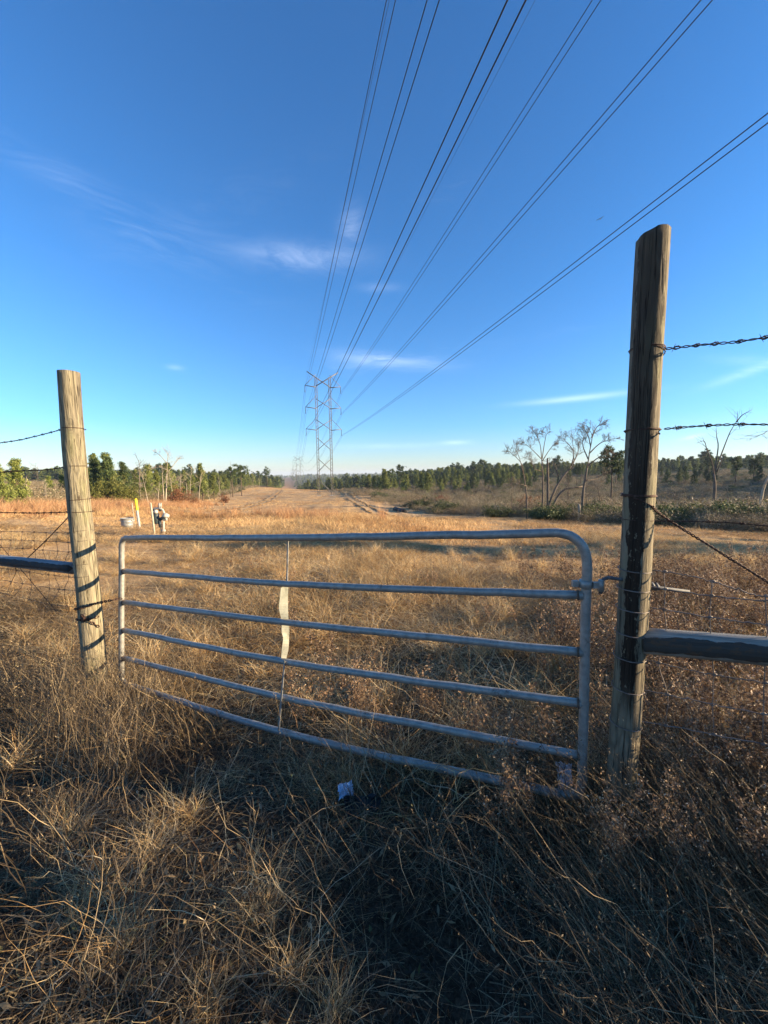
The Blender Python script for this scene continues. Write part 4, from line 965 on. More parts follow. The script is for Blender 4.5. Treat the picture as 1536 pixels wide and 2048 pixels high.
# ------------------------------------------------------------------ gate
m_weld = solid('rusty_weld', (.13, .095, .07), .8, .2, .5, 90)
gL, gM, gR = 3.40, 2.535, 1.83
def rail3(yl, ym, yr, xl=246, xm=573, xr=1166): return catmull([P(xl, yl, gL), P(xm, ym, gM), P(xr, yr, gR)], 14)
gate = empty('gate', P(700, 1640, 2.35)); tag(gate, 'long galvanised tube gate with six bent rails between the posts', 'gate')
G0 = Vector(gate.location)
top = rail3(1075, 1075.5, 1066); bottom = rail3(1366, 1466, 1598)
rt = .0230
mb = MB()
cl_, cr_ = P(243, 1076, gL), P(1176, 1064, gR); bl_, br_ = P(243, 1366, gL), P(1163, 1598, gR)
dirR = (top[-1] - top[-2]).normalized(); dnR = (br_ - cr_).normalized(); dirL = (top[0] - top[1]).normalized(); dnL = (bl_ - cl_).normalized()
def corner(c, d_in, d_out, r, n=9): return [(c - d_in * r) * (1 - t) ** 2 + c * 2 * t * (1 - t) + (c + d_out * r) * t * t for t in [i / n for i in range(n + 1)]]
dirbR = (bottom[-1] - bottom[-2]).normalized(); dirbL = (bottom[0] - bottom[1]).normalized()
pathr = corner(cl_, -dnL, -dirL, .085) + top[2:-4] + corner(cr_, dirR, dnR, .17)
pathr += [cr_.lerp(br_, t) for t in (.3, .5, .7, .85)] + corner(br_, dnR, -dirbR, .10) + list(reversed(bottom[2:-3])) + corner(bl_, dirbL, -dnL, .085) + [bl_.lerp(cl_, t) for t in (.2, .4, .6, .8)]
random.seed(3)
pp = [p + Vector((random.gauss(0, .0012), random.gauss(0, .0012), random.gauss(0, .0012))) - G0 for p in pathr]
mb.tube(pp, rt, 16, closed=True); mb.build('frame', m_galv, gate)
for yl, ym, yr in ((1142.5, 1167.5, 1191.5), (1204.5, 1244.5, 1305), (1260.5, 1323.5, 1408), (1316, 1396, 1512)):
    mb = MB(); p = rail3(yl, ym, yr); p = [q + Vector((0, 0, random.gauss(0, .0015))) for q in p]; mb.tube([q - G0 for q in p], rt * .93, 14)
    rl = mb.build('rail', m_galv, gate)
    for e, d in ((p[0], p[1]), (p[-1], p[-2])):       # weld beads
        mb = MB(); t = (d - e).normalized(); mb.tube([e + t * (.017 + .0012 * q_) - G0 for q_ in range(9)], [rt * (1.0 + .13 * math.sin(math.pi * q_ / 8) + random.uniform(0, .04)) for q_ in range(9)], 14); mb.build('weld', m_weld, rl)
# vertical strap: thin edge, bent flat cream piece, thin bar below
view_s = Vector((.80, -.60, 0))
def strap(pyw, name, m, dy=0.):
    vs = []; n = len(pyw)
    rows = []
    for (px, py, w_, tw_) in pyw:
        c = P(px, py, gM + dy) ; s_ = Vector((math.cos(tw_), math.sin(tw_), 0)) * w_ * .5; nrm = Vector((-math.sin(tw_), math.cos(tw_), 0)) * .0018
        rows.append([c - s_ - nrm, c + s_ - nrm, c + s_ + nrm, c - s_ + nrm])
    # refine
    out = []
    cols = [catmull([r[k] for r in rows], 5) for k in range(4)]
    m_ = len(cols[0]); fs = []
    for i in range(m_): out += [cols[k][i] - G0 for k in range(4)]
    for i in range(m_ - 1):
        for k in range(4):
            k2 = (k + 1) % 4; fs.append((i * 4 + k, i * 4 + k2, (i + 1) * 4 + k2, (i + 1) * 4 + k))
    fs += [(3, 2, 1, 0), tuple((m_ - 1) * 4 + k for k in range(4))]
    mb = MB(); mb.add(out, fs, False); return mb.build(name, m, gate)
strap([(575.5, 1078, .026, -.9), (575, 1120, .020, -.9), (574, 1162, .022, -.9)], 'strap_bar', m_galv, .02)
strap([(570, 1163, .05, .5), (568, 1190, .055, .6), (567, 1215, .062, .5), (570, 1240, .046, .35), (571, 1262, .054, .55), (572, 1275, .046, .75), (570, 1300, .046, .45), (567, 1320, .036, .6)], 'bent_strap', m_strap, .028)
strap([(569, 1321, .018, -.9), (565, 1370, .022, -.9), (562, 1400, .026, -.9), (560, 1430, .024, -.9), (557, 1462, .022, -.9)], 'strap_bar', m_galv, -.026)
# hinge eye-bolt clamp on gate stile (part of gate) and J-bolt through the post (thing)
hc = P(1171, 1168, gR)
mb = MB(); mb.tube([hc + Vector((0, 0, -.02)) - G0, hc + Vector((0, 0, .02)) - G0], [rt + .006] * 2, 16); e = P(1150, 1168, gR - .0)
mb.box(hc + Vector((-.045, .01, 0)) - G0, (.03, .02, .03)); mb.box(hc + Vector((.05, -.02, 0)) - G0, (.05, .016, .03))
mb.tube([hc + Vector((.062, -.025, -.03)) - G0, hc + Vector((.062, -.025, .028)) - G0], [.013, .013], 10); mb.build('hinge_clamp', m_galv, gate)
a, b, c_ = hc + Vector((.062, -.025, .0)), P(1212, 1158, YR), on_post('R', 1158, math.pi, 0)
mb = MB(); h0 = a + Vector((0, 0, .035))
exitp = on_post('R', 1172, -.1, .0); far_ = exitp + Vector((.15, -.06, -.010))
mb.tube([a + Vector((0, 0, -.04)), a + Vector((0, 0, .012)), a + Vector((.01, 0, .030)), a + Vector((.03, -.003, .038)), P(1222, 1156, YR - .02), P(1250, 1160, YR), exitp, far_], .0085, 10)
for q in (exitp + Vector((.012, 0, 0)), exitp + Vector((.03, -.004, -.002))): mb.tube([q, q + Vector((.012, -.001, 0))], [.020, .020], 6)
tag(mb.build('hinge_bolt', solid('old_bolt_zinc', (.11, .115, .12), .65, .1, .4, 60)), 'grey J shaped hinge bolt run through the tarred post', 'hinge bolt')

# chain and padlock on the latch post
def chain(pts, name, label, ll=.034, r=.0036):
    mb = MB(); L = [0]
    for i in range(1, len(pts)): L.append(L[-1] + (pts[i] - pts[i - 1]).length)
    n = int(L[-1] / (ll * .74))
    def at(d):
        i = max(j for j in range(len(L)) if L[j] <= d + 1e-9); i = min(i, len(pts) - 2); f = (d - L[i]) / max(1e-6, L[i + 1] - L[i]); return pts[i].lerp(pts[i + 1], f), (pts[i + 1] - pts[i]).normalized()
    for k in range(n):
        c, t = at(L[-1] * (k + .5) / n); s_ = t.cross(Vector((0, 0, 1)));
        if s_.length < .1: s_ = Vector((1, 0, 0))
        s_.normalize(); q = t.cross(s_); s2 = s_ if k % 2 else q
        mb.tube([c + t * math.cos(a_) * ll * .5 + s2 * math.sin(a_) * ll * .27 for a_ in np.linspace(0, 2 * math.pi, 10, endpoint=False)], r, 5, closed=True)
    o = mb.build(name, m_rust); tag(o, label, 'chain'); return o
gp3 = P(240, 1197, gL)
ch = [gp3 + Vector((.03, -.02, .004)), gp3 + Vector((0, -.032, .006)), gp3 + Vector((-.03, -.01, 0))] + [P(x_, y_, YL - .12 - .0 * x_) for x_, y_ in ((232, 1199), (215, 1202))] + wrap_pts('L', 1205, 1222, -.62, -.55, .008, 18)
chain(catmull(ch, 4), 'chain', 'rusty chain tying the gate to the pale post')
chain(catmull([on_post('L', 1232, a_, .008) + Vector((0, 0, .0)) for a_ in np.linspace(-.2, -2.2, 10)], 3), 'chain', 'loose loop of rusty chain hanging round the pale post')
chain(catmull([on_post('L', 1252 - 6 * k, -.25 - k * .25, .010) for k in range(6)][::-1], 4), 'chain', 'lowest hanging length of chain on the pale post')
lk = on_post('L', 1222, -1.3, .022); mb = MB()
root = empty('padlock', lk); tag(root, 'small dark padlock hanging on the chain at the pale post', 'padlock')
M3 = Matrix.Rotation(-.5, 3, 'Z') @ Matrix.Rotation(.5, 3, 'Y'); mb.box((0, 0, -.03), (.045, .02, .04), M3); mb.build('body', m_rust, root)
mb = MB(); mb.tube([Vector((math.cos(a_) * .014, 0, math.sin(a_) * .02 - .01)) for a_ in np.linspace(-.3, math.pi + .3, 9)], .0035, 6); mb.build('shackle', m_wirebright, root)

# ------------------------------------------------------------------ fences
def twist(pts, r, gap, pitch, mb, barbs=.12, seg=5, seed=1):
    """two twisted strands along a path, with barbs"""
    rnd = random.Random(seed); P_ = [Vector(p) for p in pts]; L = [0]
    for i in range(1, len(P_)): L.append(L[-1] + (P_[i] - P_[i - 1]).length)
    n = max(8, int(L[-1] / pitch * 8)); fr = []
    j = 0
    for k in range(n + 1):
        d = L[-1] * k / n
        while j < len(P_) - 2 and L[j + 1] < d: j += 1
        f = (d - L[j]) / max(1e-6, L[j + 1] - L[j]); t = (P_[j + 1] - P_[j]).normalized(); c = P_[j].lerp(P_[j + 1], f)
        s_ = t.cross(Vector((0, 0, 1))).normalized(); q = s_.cross(t); fr.append((c, t, s_, q, d))
    for ph in (0, math.pi):
        mb.tube([c + (s_ * math.cos(d / pitch * 6.283 + ph) + q * math.sin(d / pitch * 6.283 + ph)) * gap * (1 + .3 * math.sin(d * 37)) for c, t, s_, q, d in fr], r, seg)
    if barbs:
        d0 = barbs * .5
        while d0 < L[-1]:
            c, t, s_, q, d = fr[min(n, int(d0 / L[-1] * n))]
            a_ = rnd.random() * 6.28
            mb.tube([c + t * .006 * math.sin(x_ * 1.3) + (s_ * math.cos(x_) + q * math.sin(x_)) * (gap + r * 1.6) + t * .0022 * x_ for x_ in np.linspace(0, 9, 14)], r * .85, 4)
            for sg in (1, -1):
                v_ = (s_ * math.cos(a_) + q * math.sin(a_)) * sg; mb.tube([c, c + v_ * .018 + t * .006 * sg], [r * .9, r * .25], 4)
            d0 += barbs * rnd.uniform(.85, 1.15)
gdir = Vector((.901, -.434, 0)); ldir = Vector((-.972, .235, 0))
def right_at(px, py0, s0=0.0):
    """point on the right fence plane seen at a pixel"""
    o_ = botR + Vector((0, 0, 0)) ; d = cF + cR * ((px - 768) / FPX) + cU * ((1024 - py0) / FPX); nrm = Vector((gdir.y, -gdir.x, 0)); t = nrm.dot(Vector((topR.x, topR.y, 0)).lerp(Vector((botR.x, botR.y, 0)), .5) + Vector((0, 0, 0)) - Vector((EYE.x, EYE.y, 0))) / nrm.dot(d); return EYE + d * t
def left_at(px, py0):
    d = cF + cR * ((px - 768) / FPX) + cU * ((1024 - py0) / FPX); nrm = Vector((ldir.y, -ldir.x, 0)); m_ = (topL + botL) * .5; t = nrm.dot(Vector((m_.x, m_.y, 0))) / nrm.dot(d); return EYE + d * t
def strand(pts, name, label, m=m_rust, r=.0022, gap=.0028, pitch=.05, barbs=.11, wrap=None, seed=1, cat='barbed wire'):
    mb = MB(); twist(catmull(pts, 6), r, gap, pitch, mb, barbs, seed=seed)
    for w_ in (wrap or []): mb.tube(w_, r, 5)
    o = mb.build(name, m); tag(o, label, cat); return o
ext = lambda p, q, k: q + (q - p) * k
# right side strands
a = [right_at(x_, y_) for x_, y_ in ((1330, 698), (1400, 690), (1470, 684), (1536, 674))]
strand(a + [ext(a[-2], a[-1], 3), ext(a[-2], a[-1], 9)], 'barbed_wire', 'topmost barbed wire strand leaving the tarred post to the right', r=.0023, gap=.0036, pitch=.062, barbs=.075, wrap=[wrap_pts('R', 698, 703, 1.1, 0, .003), wrap_pts('R', 700, 716, .35, -1.9, .004), wrap_pts('R', 696, 700, 1.0, .3, .005)], seed=4)
a = [right_at(x_, y_) for x_, y_ in ((1328, 858), (1400, 852), (1470, 849), (1536, 849))]
strand(a + [ext(a[-2], a[-1], 3), ext(a[-2], a[-1], 9)], 'barbed_wire', 'second barbed wire strand on the right, wrapped thickly round the post', r=.0022, gap=.0030, pitch=.058, barbs=.095, wrap=[wrap_pts('R', 858 + k, 864 - k, 1.2, k, .003 + .001 * k) for k in range(5)] + [wrap_pts('R', 866, 872, .5, -2.6, .003)], seed=5)
a = [right_at(x_, y_) for x_, y_ in ((1306, 1042), (1400, 1043), (1470, 1046), (1536, 1052))]
strand(a + [ext(a[-2], a[-1], 3), ext(a[-2], a[-1], 9)], 'barbed_wire', 'lowest barbed wire strand on the right, under the brace wire start', r=.0016, gap=.002, pitch=.05, barbs=.12, wrap=[wrap_pts('R', 1036, 1040, 1.1, 0, .003)], seed=6)
# brace wire right
a = [on_post('R', 992, math.pi * .98, .004), on_post('R', 996, -2.2, .006), on_post('R', 1010, -1.3, .008), right_at(1330, 1035), right_at(1430, 1098), right_at(1536, 1164)]
a2 = a[2:]; strand(a2 + [ext(a2[-2], a2[-1], 2)], 'brace_wire', 'thick twisted brace wire slanting down right from the tarred post', r=.0030, gap=.0036, pitch=.04, barbs=0, wrap=[catmull(a[:3], 5), wrap_pts('R', 986, 991, 1.05, 0, .004), wrap_pts('R', 990, 992, 1.0, 0, .006)], cat='brace wire')
# brace rails (logs)
def log(p, q, r, m, label):
    ax = q - p; L = ax.length; mb = MB(); seg = 28; n = 24; vs = []; fs = []
    for i in range(n + 1):
        z = L * i / n
        for k in range(seg):
            a_ = 6.2832 * k / seg; rr_ = r * (1 + .02 * math.sin(3 * a_ + z * 3) + .012 * math.sin(7 * a_ - z * 2)); vs.append((rr_ * math.cos(a_), rr_ * math.sin(a_), z))
    for i in range(n):
        for k in range(seg): fs.append((i * seg + k, i * seg + (k + 1) % seg, (i + 1) * seg + (k + 1) % seg, (i + 1) * seg + k))
    fs.append(tuple(range(seg))[::-1]); fs.append(tuple(n * seg + k for k in range(seg))); mb.add(vs, fs, True); o = mb.build('brace_rail', m); o.location = p
    o.rotation_mode = 'QUATERNION'; o.rotation_quaternion = Vector((0, 0, 1)).rotation_difference(ax.normalized()); tag(o, label, 'brace rail')
m_railR = mat('tarred_rail', post_wood((.30, .28, .25), R(165), .85))
def _railmat(pale):
    def fn(t):
        o = t.new('ShaderNodeTexCoord').outputs['Object']; s = t.new('ShaderNodeSeparateXYZ', {0: o})
        pos = t.new('ShaderNodeNewGeometry').outputs['Normal']; nzv = t.new('ShaderNodeSeparateXYZ', {0: pos}).outputs[2]
        fine = t.noise(t.vm('MULTIPLY', o, (80, 80, 3)), 1.0, 6, .7); en = t.noise(t.vm('MULTIPLY', o, (14, 14, 9)), 1.0, 5, .6)
        c = t.ramp(fine, [(.3, tuple(q * .45 for q in pale)), (.7, pale)])
        ang = t.m('ARCTAN2', s.outputs[1], s.outputs[0])
        band = t.m('SUBTRACT', .62, t.m('ABSOLUTE', t.m('WRAP', t.m('SUBTRACT', ang, RAILANG), math.pi, -math.pi)))
        st = t.sstep(t.m('ADD', band, t.m('MULTIPLY', t.m('SUBTRACT', en, .5), .9)), -.02, .06)
        c = t.mix(t.m('MULTIPLY', st, .86), c, (.022, .017, .013, 1))
        c = t.mix(t.m('MULTIPLY', t.m('MULTIPLY', st, t.sstep(t.noise(t.vm('MULTIPLY', o, (40, 40, 22)), 1.0, 5, .7), .52, .6)), .8), c, (.10, .06, .035, 1)); return bsdf(t, c, .75, bump=t.m('ADD', fine, st), bstr=.9, bdist=.006, spec=.2)
    return fn
RAILANG = 0.0
pr0, pr1 = right_at(1283, 1281), right_at(1536, 1303)
axr = (pr1 - pr0).normalized(); qr = Vector((0, 0, 1)).rotation_difference(axr)
def rail_angle(q, worlddir):
    v = q.inverted() @ worlddir; return math.atan2(v.y, v.x)
RAILANG = rail_angle(qr, Vector((-.43, -.9, .14))); m_railR = mat('brace_rail_right', _railmat((.36, .34, .29)))
log(pr0 + Vector((0, 0, 0)), pr0 + axr * 2.4, .060, m_railR, 'round wooden brace rail with black stain, right of the tarred post')
pl0, pl1 = left_at(150, 1137), left_at(0, 1120.5); axl = (pl1 - pl0).normalized(); ql = Vector((0, 0, 1)).rotation_difference(axl)
RAILANG = rail_angle(ql, Vector((.2, -.95, .1))); m_railL = mat('brace_rail_left', _railmat((.34, .35, .36)))
log(pl0 + axl * .02, pl0 + axl * 3.0, .052, m_railL, 'bluish round brace rail left of the pale post')
# woven wire
m_meshwire = solid('zinc_wire', (.20, .165, .14), .6, .2, .5, 30)
def woven(at, rows, cols, label, wraps, r=.0015, seed=2, m=None):
    rnd = random.Random(seed); mb = MB()
    def sample(line, px):
        for (x0, y0), (x1, y1) in zip(line[:-1], line[1:]):
            if (x0 - px) * (x1 - px) <= 0: return y0 + (y1 - y0) * (px - x0) / (x1 - x0)
        return line[-1][1]
    for ln in rows:
        pts = [at(x_, y_) for x_, y_ in ln]; pts = catmull(pts, 10); pts = [p + Vector((0, 0, rnd.gauss(0, .002))) for p in pts]
        mb.tube(pts, r * 1.1, 4)
    for cx_, k0, k1 in cols:
        prev = None; pts = []
        for k in range(k0, k1 + 1):
            px = cx_ + (k - k0) * rnd.uniform(-3, 1.5) ; p = at(px, sample(rows[k], px)); pts.append(p)
            mb.tube([p + Vector((.012 * math.cos(q), -.004 * math.sin(q) * 0 - .002, .005 * math.sin(q))) for q in np.linspace(0, 6.28, 7)], r, 3)
        mb.tube([p + Vector((rnd.gauss(0, .002), 0, 0)) for p in catmull(pts, 3)], r, 4)
    for w_ in wraps: mb.tube(w_, r * 1.1, 4)
    tag(mb.build('woven_wire_fence', m or m_wirebright), label, 'wire fence')
zr = lambda *a: [(1100 + p / 3.151, 950 + q / 3.151) for p, q in a]
rowsR = [zr((560, 590), (660, 600), (770, 615), (950, 650), (1140, 705), (1300, 755), (1500, 775)), zr((560, 695), (700, 715), (1050, 765), (1374, 795), (1500, 805)), zr((545, 825), (700, 845), (1030, 900), (1374, 945), (1500, 960)),
         zr((530, 985), (700, 1010), (900, 1045), (1050, 1078), (1374, 1110), (1500, 1125)), zr((520, 1150), (650, 1175), (900, 1235), (1100, 1270), (1374, 1312), (1500, 1330)), zr((515, 1340), (700, 1375), (1000, 1440), (1374, 1510), (1500, 1530)), zr((500, 1540), (800, 1590), (1374, 1700), (1500, 1720))]
woven(right_at, rowsR, [(1329, 0, 6), (1425, 0, 6), (1532, 0, 6), (1572, 0, 5)], 'sagging woven wire fence right of the tarred post', [wrap_pts('R', y_, y_ + 6, 1.0, 0, .0025) for y_ in (1135, 1172, 1212, 1260, 1308, 1370, 1440)], r=.0025, m=m_meshwire)
zl = lambda *a: [(p / 5.85, 1050 + q / 5.85) for p, q in a]
rowsL = [zl((870, 90), (600, 90), (300, 80), (0, 75), (-300, 70)), zl((880, 205), (600, 195), (300, 180), (0, 172), (-300, 165)), zl((890, 320), (600, 300), (300, 275), (0, 262), (-300, 250)), zl((900, 450), (600, 425), (300, 400), (0, 370), (-300, 350)),
         zl((905, 615), (600, 585), (300, 545), (0, 500), (-300, 470)), zl((925, 775), (600, 740), (300, 690), (0, 640), (-300, 600)), zl((945, 960), (600, 930), (300, 860), (0, 790), (-300, 750))]
woven(left_at, rowsL, [(x_ / 5.85, 0, 6) for x_ in (800, 665, 535, 400, 265, 130, 10, -110)], 'fine woven wire fence left of the pale post', [wrap_pts('L', y_, y_ - 3, 1.0, 0, .0025) for y_ in (1062, 1082, 1102, 1128, 1152, 1178)], r=.0018, seed=5)
# left strands
for k, (pl, lb, wr) in enumerate([([(127, 858), (90, 868), (40, 880), (0, 886)], 'top barbed wire strand left of the pale post', (858, 857)), ([(134, 934), (90, 940), (40, 942), (0, 945)], 'second barbed wire strand left of the pale post', (934, 932)), ([(142, 1024), (90, 1026), (40, 1026), (0, 1025)], 'third barbed wire strand left of the pale post', (1024, 1023))]):
    a = [left_at(*q) for q in pl]; strand(a + [ext(a[-2], a[-1], 2), ext(a[-2], a[-1], 5)], 'barbed_wire', lb, r=.0026, gap=.0032, pitch=.06, barbs=.09, wrap=[wrap_pts('L', *wr, 1.0, 0, .004)], seed=20 + k)
a = [left_at(141, 1030), left_at(90, 1083), left_at(38, 1132)]; strand(a, 'brace_wire', 'dark brace wire rising to the pale post above the bluish rail', r=.0028, gap=.003, pitch=.05, barbs=0, wrap=[wrap_pts('L', 1001, 994, 1.0, -3.1, .004), catmull([left_at(38, 1132) + Vector((0, -.04, 0)), left_at(36, 1143) + Vector((0, -.02, 0)), left_at(20, 1170)], 5)], cat='brace wire')
a = [left_at(-10, 1078), left_at(48, 1146), left_at(112, 1222)]; strand(a, 'brace_wire', 'thin brace wire crossing down right below the bluish rail', r=.0016, gap=.0018, pitch=.05, barbs=0, cat='brace wire')

# ------------------------------------------------------------------ gas meter, marker, tub
def at_ground(px, Y): return Vector((XY(px, Y), Y, tz(XY(px, Y), Y)))
m_white = solid('white_paint', (.42, .41, .36), .5, 0, .3, 30); m_yellow = solid('yellow_plastic', (.85, .58, .02), .45, 0, .1); m_mgrey = solid('meter_paint', (.46, .46, .42), .5, .1, .3, 30); m_black = solid('dark_meter_case', (.035, .05, .055), .45, 0, .3); m_stake = solid('white_wood', (.40, .35, .26), .8, 0, .25)
mk = at_ground(275, 16.5); t_ = P(271, 997, 16.5); root = empty('marker_post', mk); tag(root, 'slim pipeline marker post, yellow above and white below', 'marker post')
tilt = Vector((t_.x - mk.x, 0, t_.z - mk.z)); L = tilt.length; q = Vector((0, 0, 1)).rotation_difference(tilt.normalized())
def slat(z0, z1, w_, d_, dome=False):
    mb = MB(); mb.lathe([(w_, z0), (w_, z1 - (.03 if dome else 0)), (w_ * .7, z1 - .008 if dome else z1), (0, z1)], seg=14); mb.v = [tuple(q @ Vector((x_, y_ * d_ / w_, z_))) for x_, y_, z_ in mb.v]; return mb
slat(-.3, L * .62, .048, .048).build('white_sleeve', m_white, root); slat(L * .6, L, .052, .052, True).build('yellow_cap', m_yellow, root)
o_ = at_ground(267, 16.2); t_ = P(264, 1006, 16.2); mb = MB(); mb.tube([o_ - Vector((0, 0, .2)), t_], [.014, .010], 6); mb.tube([t_, t_ + Vector((.0, 0, -.35))], [.02, .02], 6); tag(mb.build('survey_stake', m_stake), 'thin rod standing between the tub and the marker post', 'rod')
tb = at_ground(251, 16.0); mb = MB(); zt = P(251, 1036, 16).z - tb.z; r_ = 14.5 / FPX * 16 * .80
mb.lathe([(r_ * .82, -.05), (r_ * .86, zt * .25), (r_ * .89, zt * .27), (r_ * .88, zt * .3), (r_ * .93, zt * .6), (r_ * .96, zt * .62), (r_ * .94, zt * .65), (r_, zt * .96), (r_ * 1.04, zt * .98), (r_ * 1.04, zt), (r_ * .99, zt), (r_ * .96, zt * .8), (r_ * .84, .02), (0, .02)], seg=36)
root = empty('wash_tub', tb); tag(root, 'round galvanised tub standing in the grass', 'tub'); mb.build('basin', solid('zinc', (.33, .345, .345), .45, .4, .35, 8), root)
for s_ in (-1, 1):
    mb = MB(); mb.tube([Vector((s_ * (r_ + .02) , math.cos(a_) * .09, zt * .82 + math.sin(a_) * .05)) for a_ in np.linspace(-math.pi, 0, 8)], .012, 5); mb.build('handle', m_mgrey, root)
st_b = at_ground(305, 13.2); st_t = P(301, 1005, 13.2); mb = MB(); d = st_t - st_b; mb.tube([st_b - Vector((0, 0, .2)), st_b.lerp(st_t, .5), st_b.lerp(st_t, .97), st_t], [.034, .032, .030, .02], 8); tag(mb.build('stake', m_stake), 'pale wooden stake left of the gas meter', 'stake')
Ym = 13.5; g = at_ground(318, Ym); root = empty('gas_meter', g); tag(root, 'gas meter set with dark case and pale pipes on a riser', 'gas meter')
def gm(x_, y_, dy=0.): return P(220 + x_ / 9.6, 960 + y_ / 9.6, Ym + dy) - g
mb = MB(); c1, c2 = gm(820, 640), gm(945, 840); cc = (c1 + c2) / 2; w_, h_ = abs(c2.x - c1.x), abs(c1.z - c2.z)
for k in range(9):
    pass
prof = [(0, -h_ / 2), (w_ * .40, -h_ / 2), (w_ * .5, -h_ * .44), (w_ * .52, -h_ * .1), (w_ * .56, -h_ * .06), (w_ * .56, -.0), (w_ * .52, .02), (w_ * .5, h_ * .42), (w_ * .4, h_ / 2), (0, h_ / 2)]
mb.lathe(prof, cc, 20); mb.build('meter_case', m_black, root)
mb = MB(); mb.lathe([(0, h_ * .5), (w_ * .4, h_ * .5), (w_ * .42, h_ * .62), (w_ * .25, h_ * .78), (w_ * .12, h_ * .82), (0, h_ * .82)], cc, 16); mb.ball(gm(880, 610, -.12), .07, 10, 8); mb.build('index_head', m_mgrey, root)
mb = MB(); mb.tube([gm(830, 570), gm(860, 545), gm(960, 545), gm(1010, 570), gm(1035, 620), gm(1030, 700), gm(1028, 900), gm(1032, 1100)], .034, 8); mb.tube([gm(950, 560), gm(955, 480), gm(950, 440)], [.03, .045, .03], 8); mb.tube([gm(985, 560), gm(983, 440)], .018, 6)
mb.tube([gm(980, 800), gm(975, 880), gm(985, 1100)], .022, 6); mb.lathe([(0, .05), (.07, .03), (.07, -.03), (0, -.05)], gm(1030, 975), 10); mb.build('riser_pipes', m_white, root)
mb = MB(); mb.lathe([(0, -.06), (.11, -.04), (.12, 0), (.11, .04), (.05, .09), (0, .1)], gm(1070, 690), 14); mb.tube([gm(1030, 650), gm(1075, 660), gm(1135, 680)], [.04, .05, .03], 8); mb.tube([gm(1070, 700), gm(1085, 780)], [.05, .035], 8); mb.ball(gm(1105, 700), .05, 8, 6); mb.build('regulator', m_white, root)
mb = MB(); mb.tube([gm(950, 760), gm(1010, 730), gm(1060, 725)], [.05, .06, .05], 8); mb.tube([gm(955, 780), gm(965, 910)], [.055, .045], 8); mb.ball(gm(850, 575), .05, 8, 6); mb.ball(gm(960, 575), .05, 8, 6); mb.build('valve', m_black, root)

# ------------------------------------------------------------------ litter and bird
def crumple(px, py, Y, sx, sz, label, mcol, name, seed, rot=0.3):
    rnd = np.random.default_rng(seed); n = 12; c = P(px, py, Y); gx, gz = np.meshgrid(np.linspace(-.5, .5, n), np.linspace(-.5, .5, n))
    ed = 1 + .08 * rnd.normal(0, 1, gx.shape); v = np.stack([gx * sx * ed, rnd.normal(0, .006, gx.shape) + .03 * gx ** 2, gz * sz * ed], -1).reshape(-1, 3)
    M = np.array(Matrix.Rotation(rot, 3, 'Z') @ Matrix.Rotation(-.75, 3, 'X')); v = v @ M.T; v2 = v + M[:, 1] * .0012
    f = [(i * n + j, i * n + j + 1, (i + 1) * n + j + 1, (i + 1) * n + j) for i in range(n - 1) for j in range(n - 1)]
    o_ = n * n; f += [tuple(k + o_ for k in reversed(q_)) for q_ in f[:]]
    per = list(range(n)) + [i * n + n - 1 for i in range(1, n)] + [n * n - 1 - i for i in range(1, n)] + [i * n for i in range(n - 2, 0, -1)]
    for i in range(len(per)): a_, b_ = per[i], per[(i + 1) % len(per)]; f.append((b_, a_, a_ + o_, b_ + o_))
    me = bpy.data.meshes.new(name); me.from_pydata(np.concatenate((v, v2)).tolist(), [], f); me.materials.append(mcol); me.update(); o = link(name, me); o.location = c; tag(o, label, 'litter'); return o
m_foil = solid('foil_paper', (.62, .70, .82), .35, .3, .35, 60); m_paper = solid('white_paper', (.70, .74, .80), .7, 0, .2, 30)
crumple(692, 1580, 2.02, .085, .07, 'crumpled silvery wrapper in the shaded grass before the gate', m_foil, 'wrapper', 3)
crumple(1130, 1557, 1.95, .075, .14, 'torn white paper scrap by the foot of the hinge stile', m_paper, 'paper_scrap', 5, -.3)
crumple(725, 1625, 1.92, .20, .15, 'dark plastic sheet lying under the silvery wrapper', solid('dark_plastic', (.012, .018, .02), .5), 'plastic_sheet', 9, .1)
bp = P(1200, 438, 70); mb = MB(); mb.tube([Vector((-.28, 0, 0)), Vector((-.12, 0, .02)), Vector((.1, 0, .03)), Vector((.28, 0, .05)), Vector((.36, 0, .04))], [.02, .07, .09, .05, .012], 8)
wg = MB()
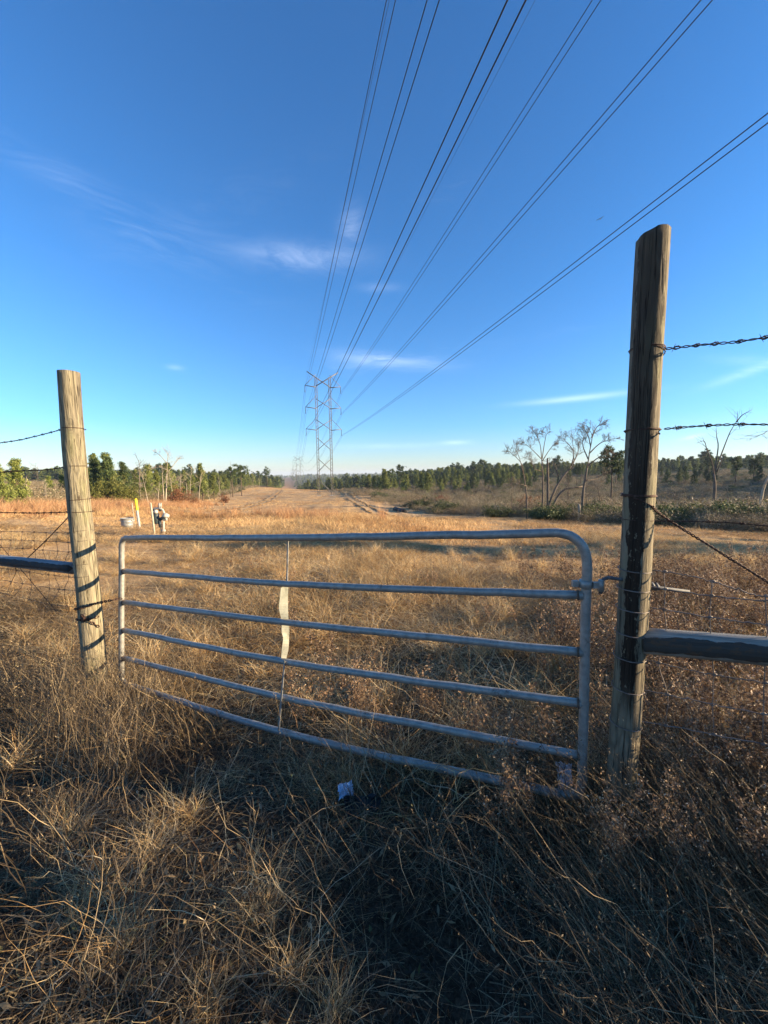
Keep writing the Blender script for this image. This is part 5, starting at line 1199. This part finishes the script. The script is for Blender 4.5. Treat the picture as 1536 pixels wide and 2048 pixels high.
for s_ in (-1, 1):
    vs = [(-.08, s_ * .05, .04), (.12, s_ * .05, .05), (.10, s_ * .45, .17), (-.12, s_ * .42, .15), (.02, s_ * .85, .10), (-.10, s_ * .80, .09)]
    vs += [(a_, b_, c_ - .012) for a_, b_, c_ in vs]; wg.add(vs, [(0, 1, 2, 3), (3, 2, 4, 5), (9, 8, 7, 6), (11, 10, 8, 9), (0, 3, 9, 6), (3, 5, 11, 9), (1, 7, 8, 2), (2, 8, 10, 4), (4, 10, 11, 5), (0, 6, 7, 1)])
mbb = mb; root = empty('bird', bp, .6); tag(root, 'tiny dark bird gliding high in the sky on the right', 'bird'); m_bird = solid('dark_feathers', (.03, .03, .032)); mb.build('body', m_bird, root); wg.build('wings', m_bird, root); root.scale = (.75,) * 3

# ------------------------------------------------------------------ unseen thicket out of frame at right, added to shade the verge
shade = [bush_proto(2.3, 2.6, m_green, 5200, .06) for _ in range(2)]
random.seed(5)
for i in range(SHADE_N if 'SHADE_N' in globals() else 26):
    X = random.uniform(6.2, 10.5); Y = random.uniform(-6.5, .55) - (X - 6) * .1227
    place(shade[i % 2], 'added_shade_bush', X, Y, random.uniform(.66, .90), 'unseen leafy bush added to shade the verge', 'bush', 'added shade bushes')

for X, Y, s_ in [(21, 7.6, .95), (29, 8.0, .9), (27, 11.8, .6), (19, 9.8, .38), (31, 16.0, .8)]:
    place(random.choice(young), 'pine_tree', X, Y, s_, 'pine of the roadside belt beyond the right edge', 'pine', 'roadside belt pines')

for i in range(24):
    Y = random.uniform(50, 135); X = Y * 1.14 + 8 + random.random() * 14
    place(random.choice(young), 'pine_tree', X, Y, random.uniform(1.5, 2.2), 'pine of the roadside belt beyond the right edge', 'pine', 'roadside belt pines')
# ------------------------------------------------------------------ air
HZ = True
if HZ:
    hb = MB(); hb.box((0, 0, 0), (2, 2, 2)); hz = hb.build('haze', mat('air', lambda t: bsdf(t, (1, 1, 1, 1)))); t = NT(hz.data.materials[0].node_tree); t.n.clear()
    zlo = float(V[:, 2].min()) - 1.0
    pv = t.new('ShaderNodeVolumePrincipled', {'Color': (.62, .74, .92, 1), 'Density': .00018, 'Anisotropy': 0.0}); t.new('ShaderNodeOutputMaterial', {'Volume': pv.outputs[0]})
    hz.scale = (7600, 7600, (70 - zlo) / 2); hz.location = (0, 0, (70 + zlo) / 2); tag(hz, 'thin pale air over the whole landscape', 'haze', kind='stuff')
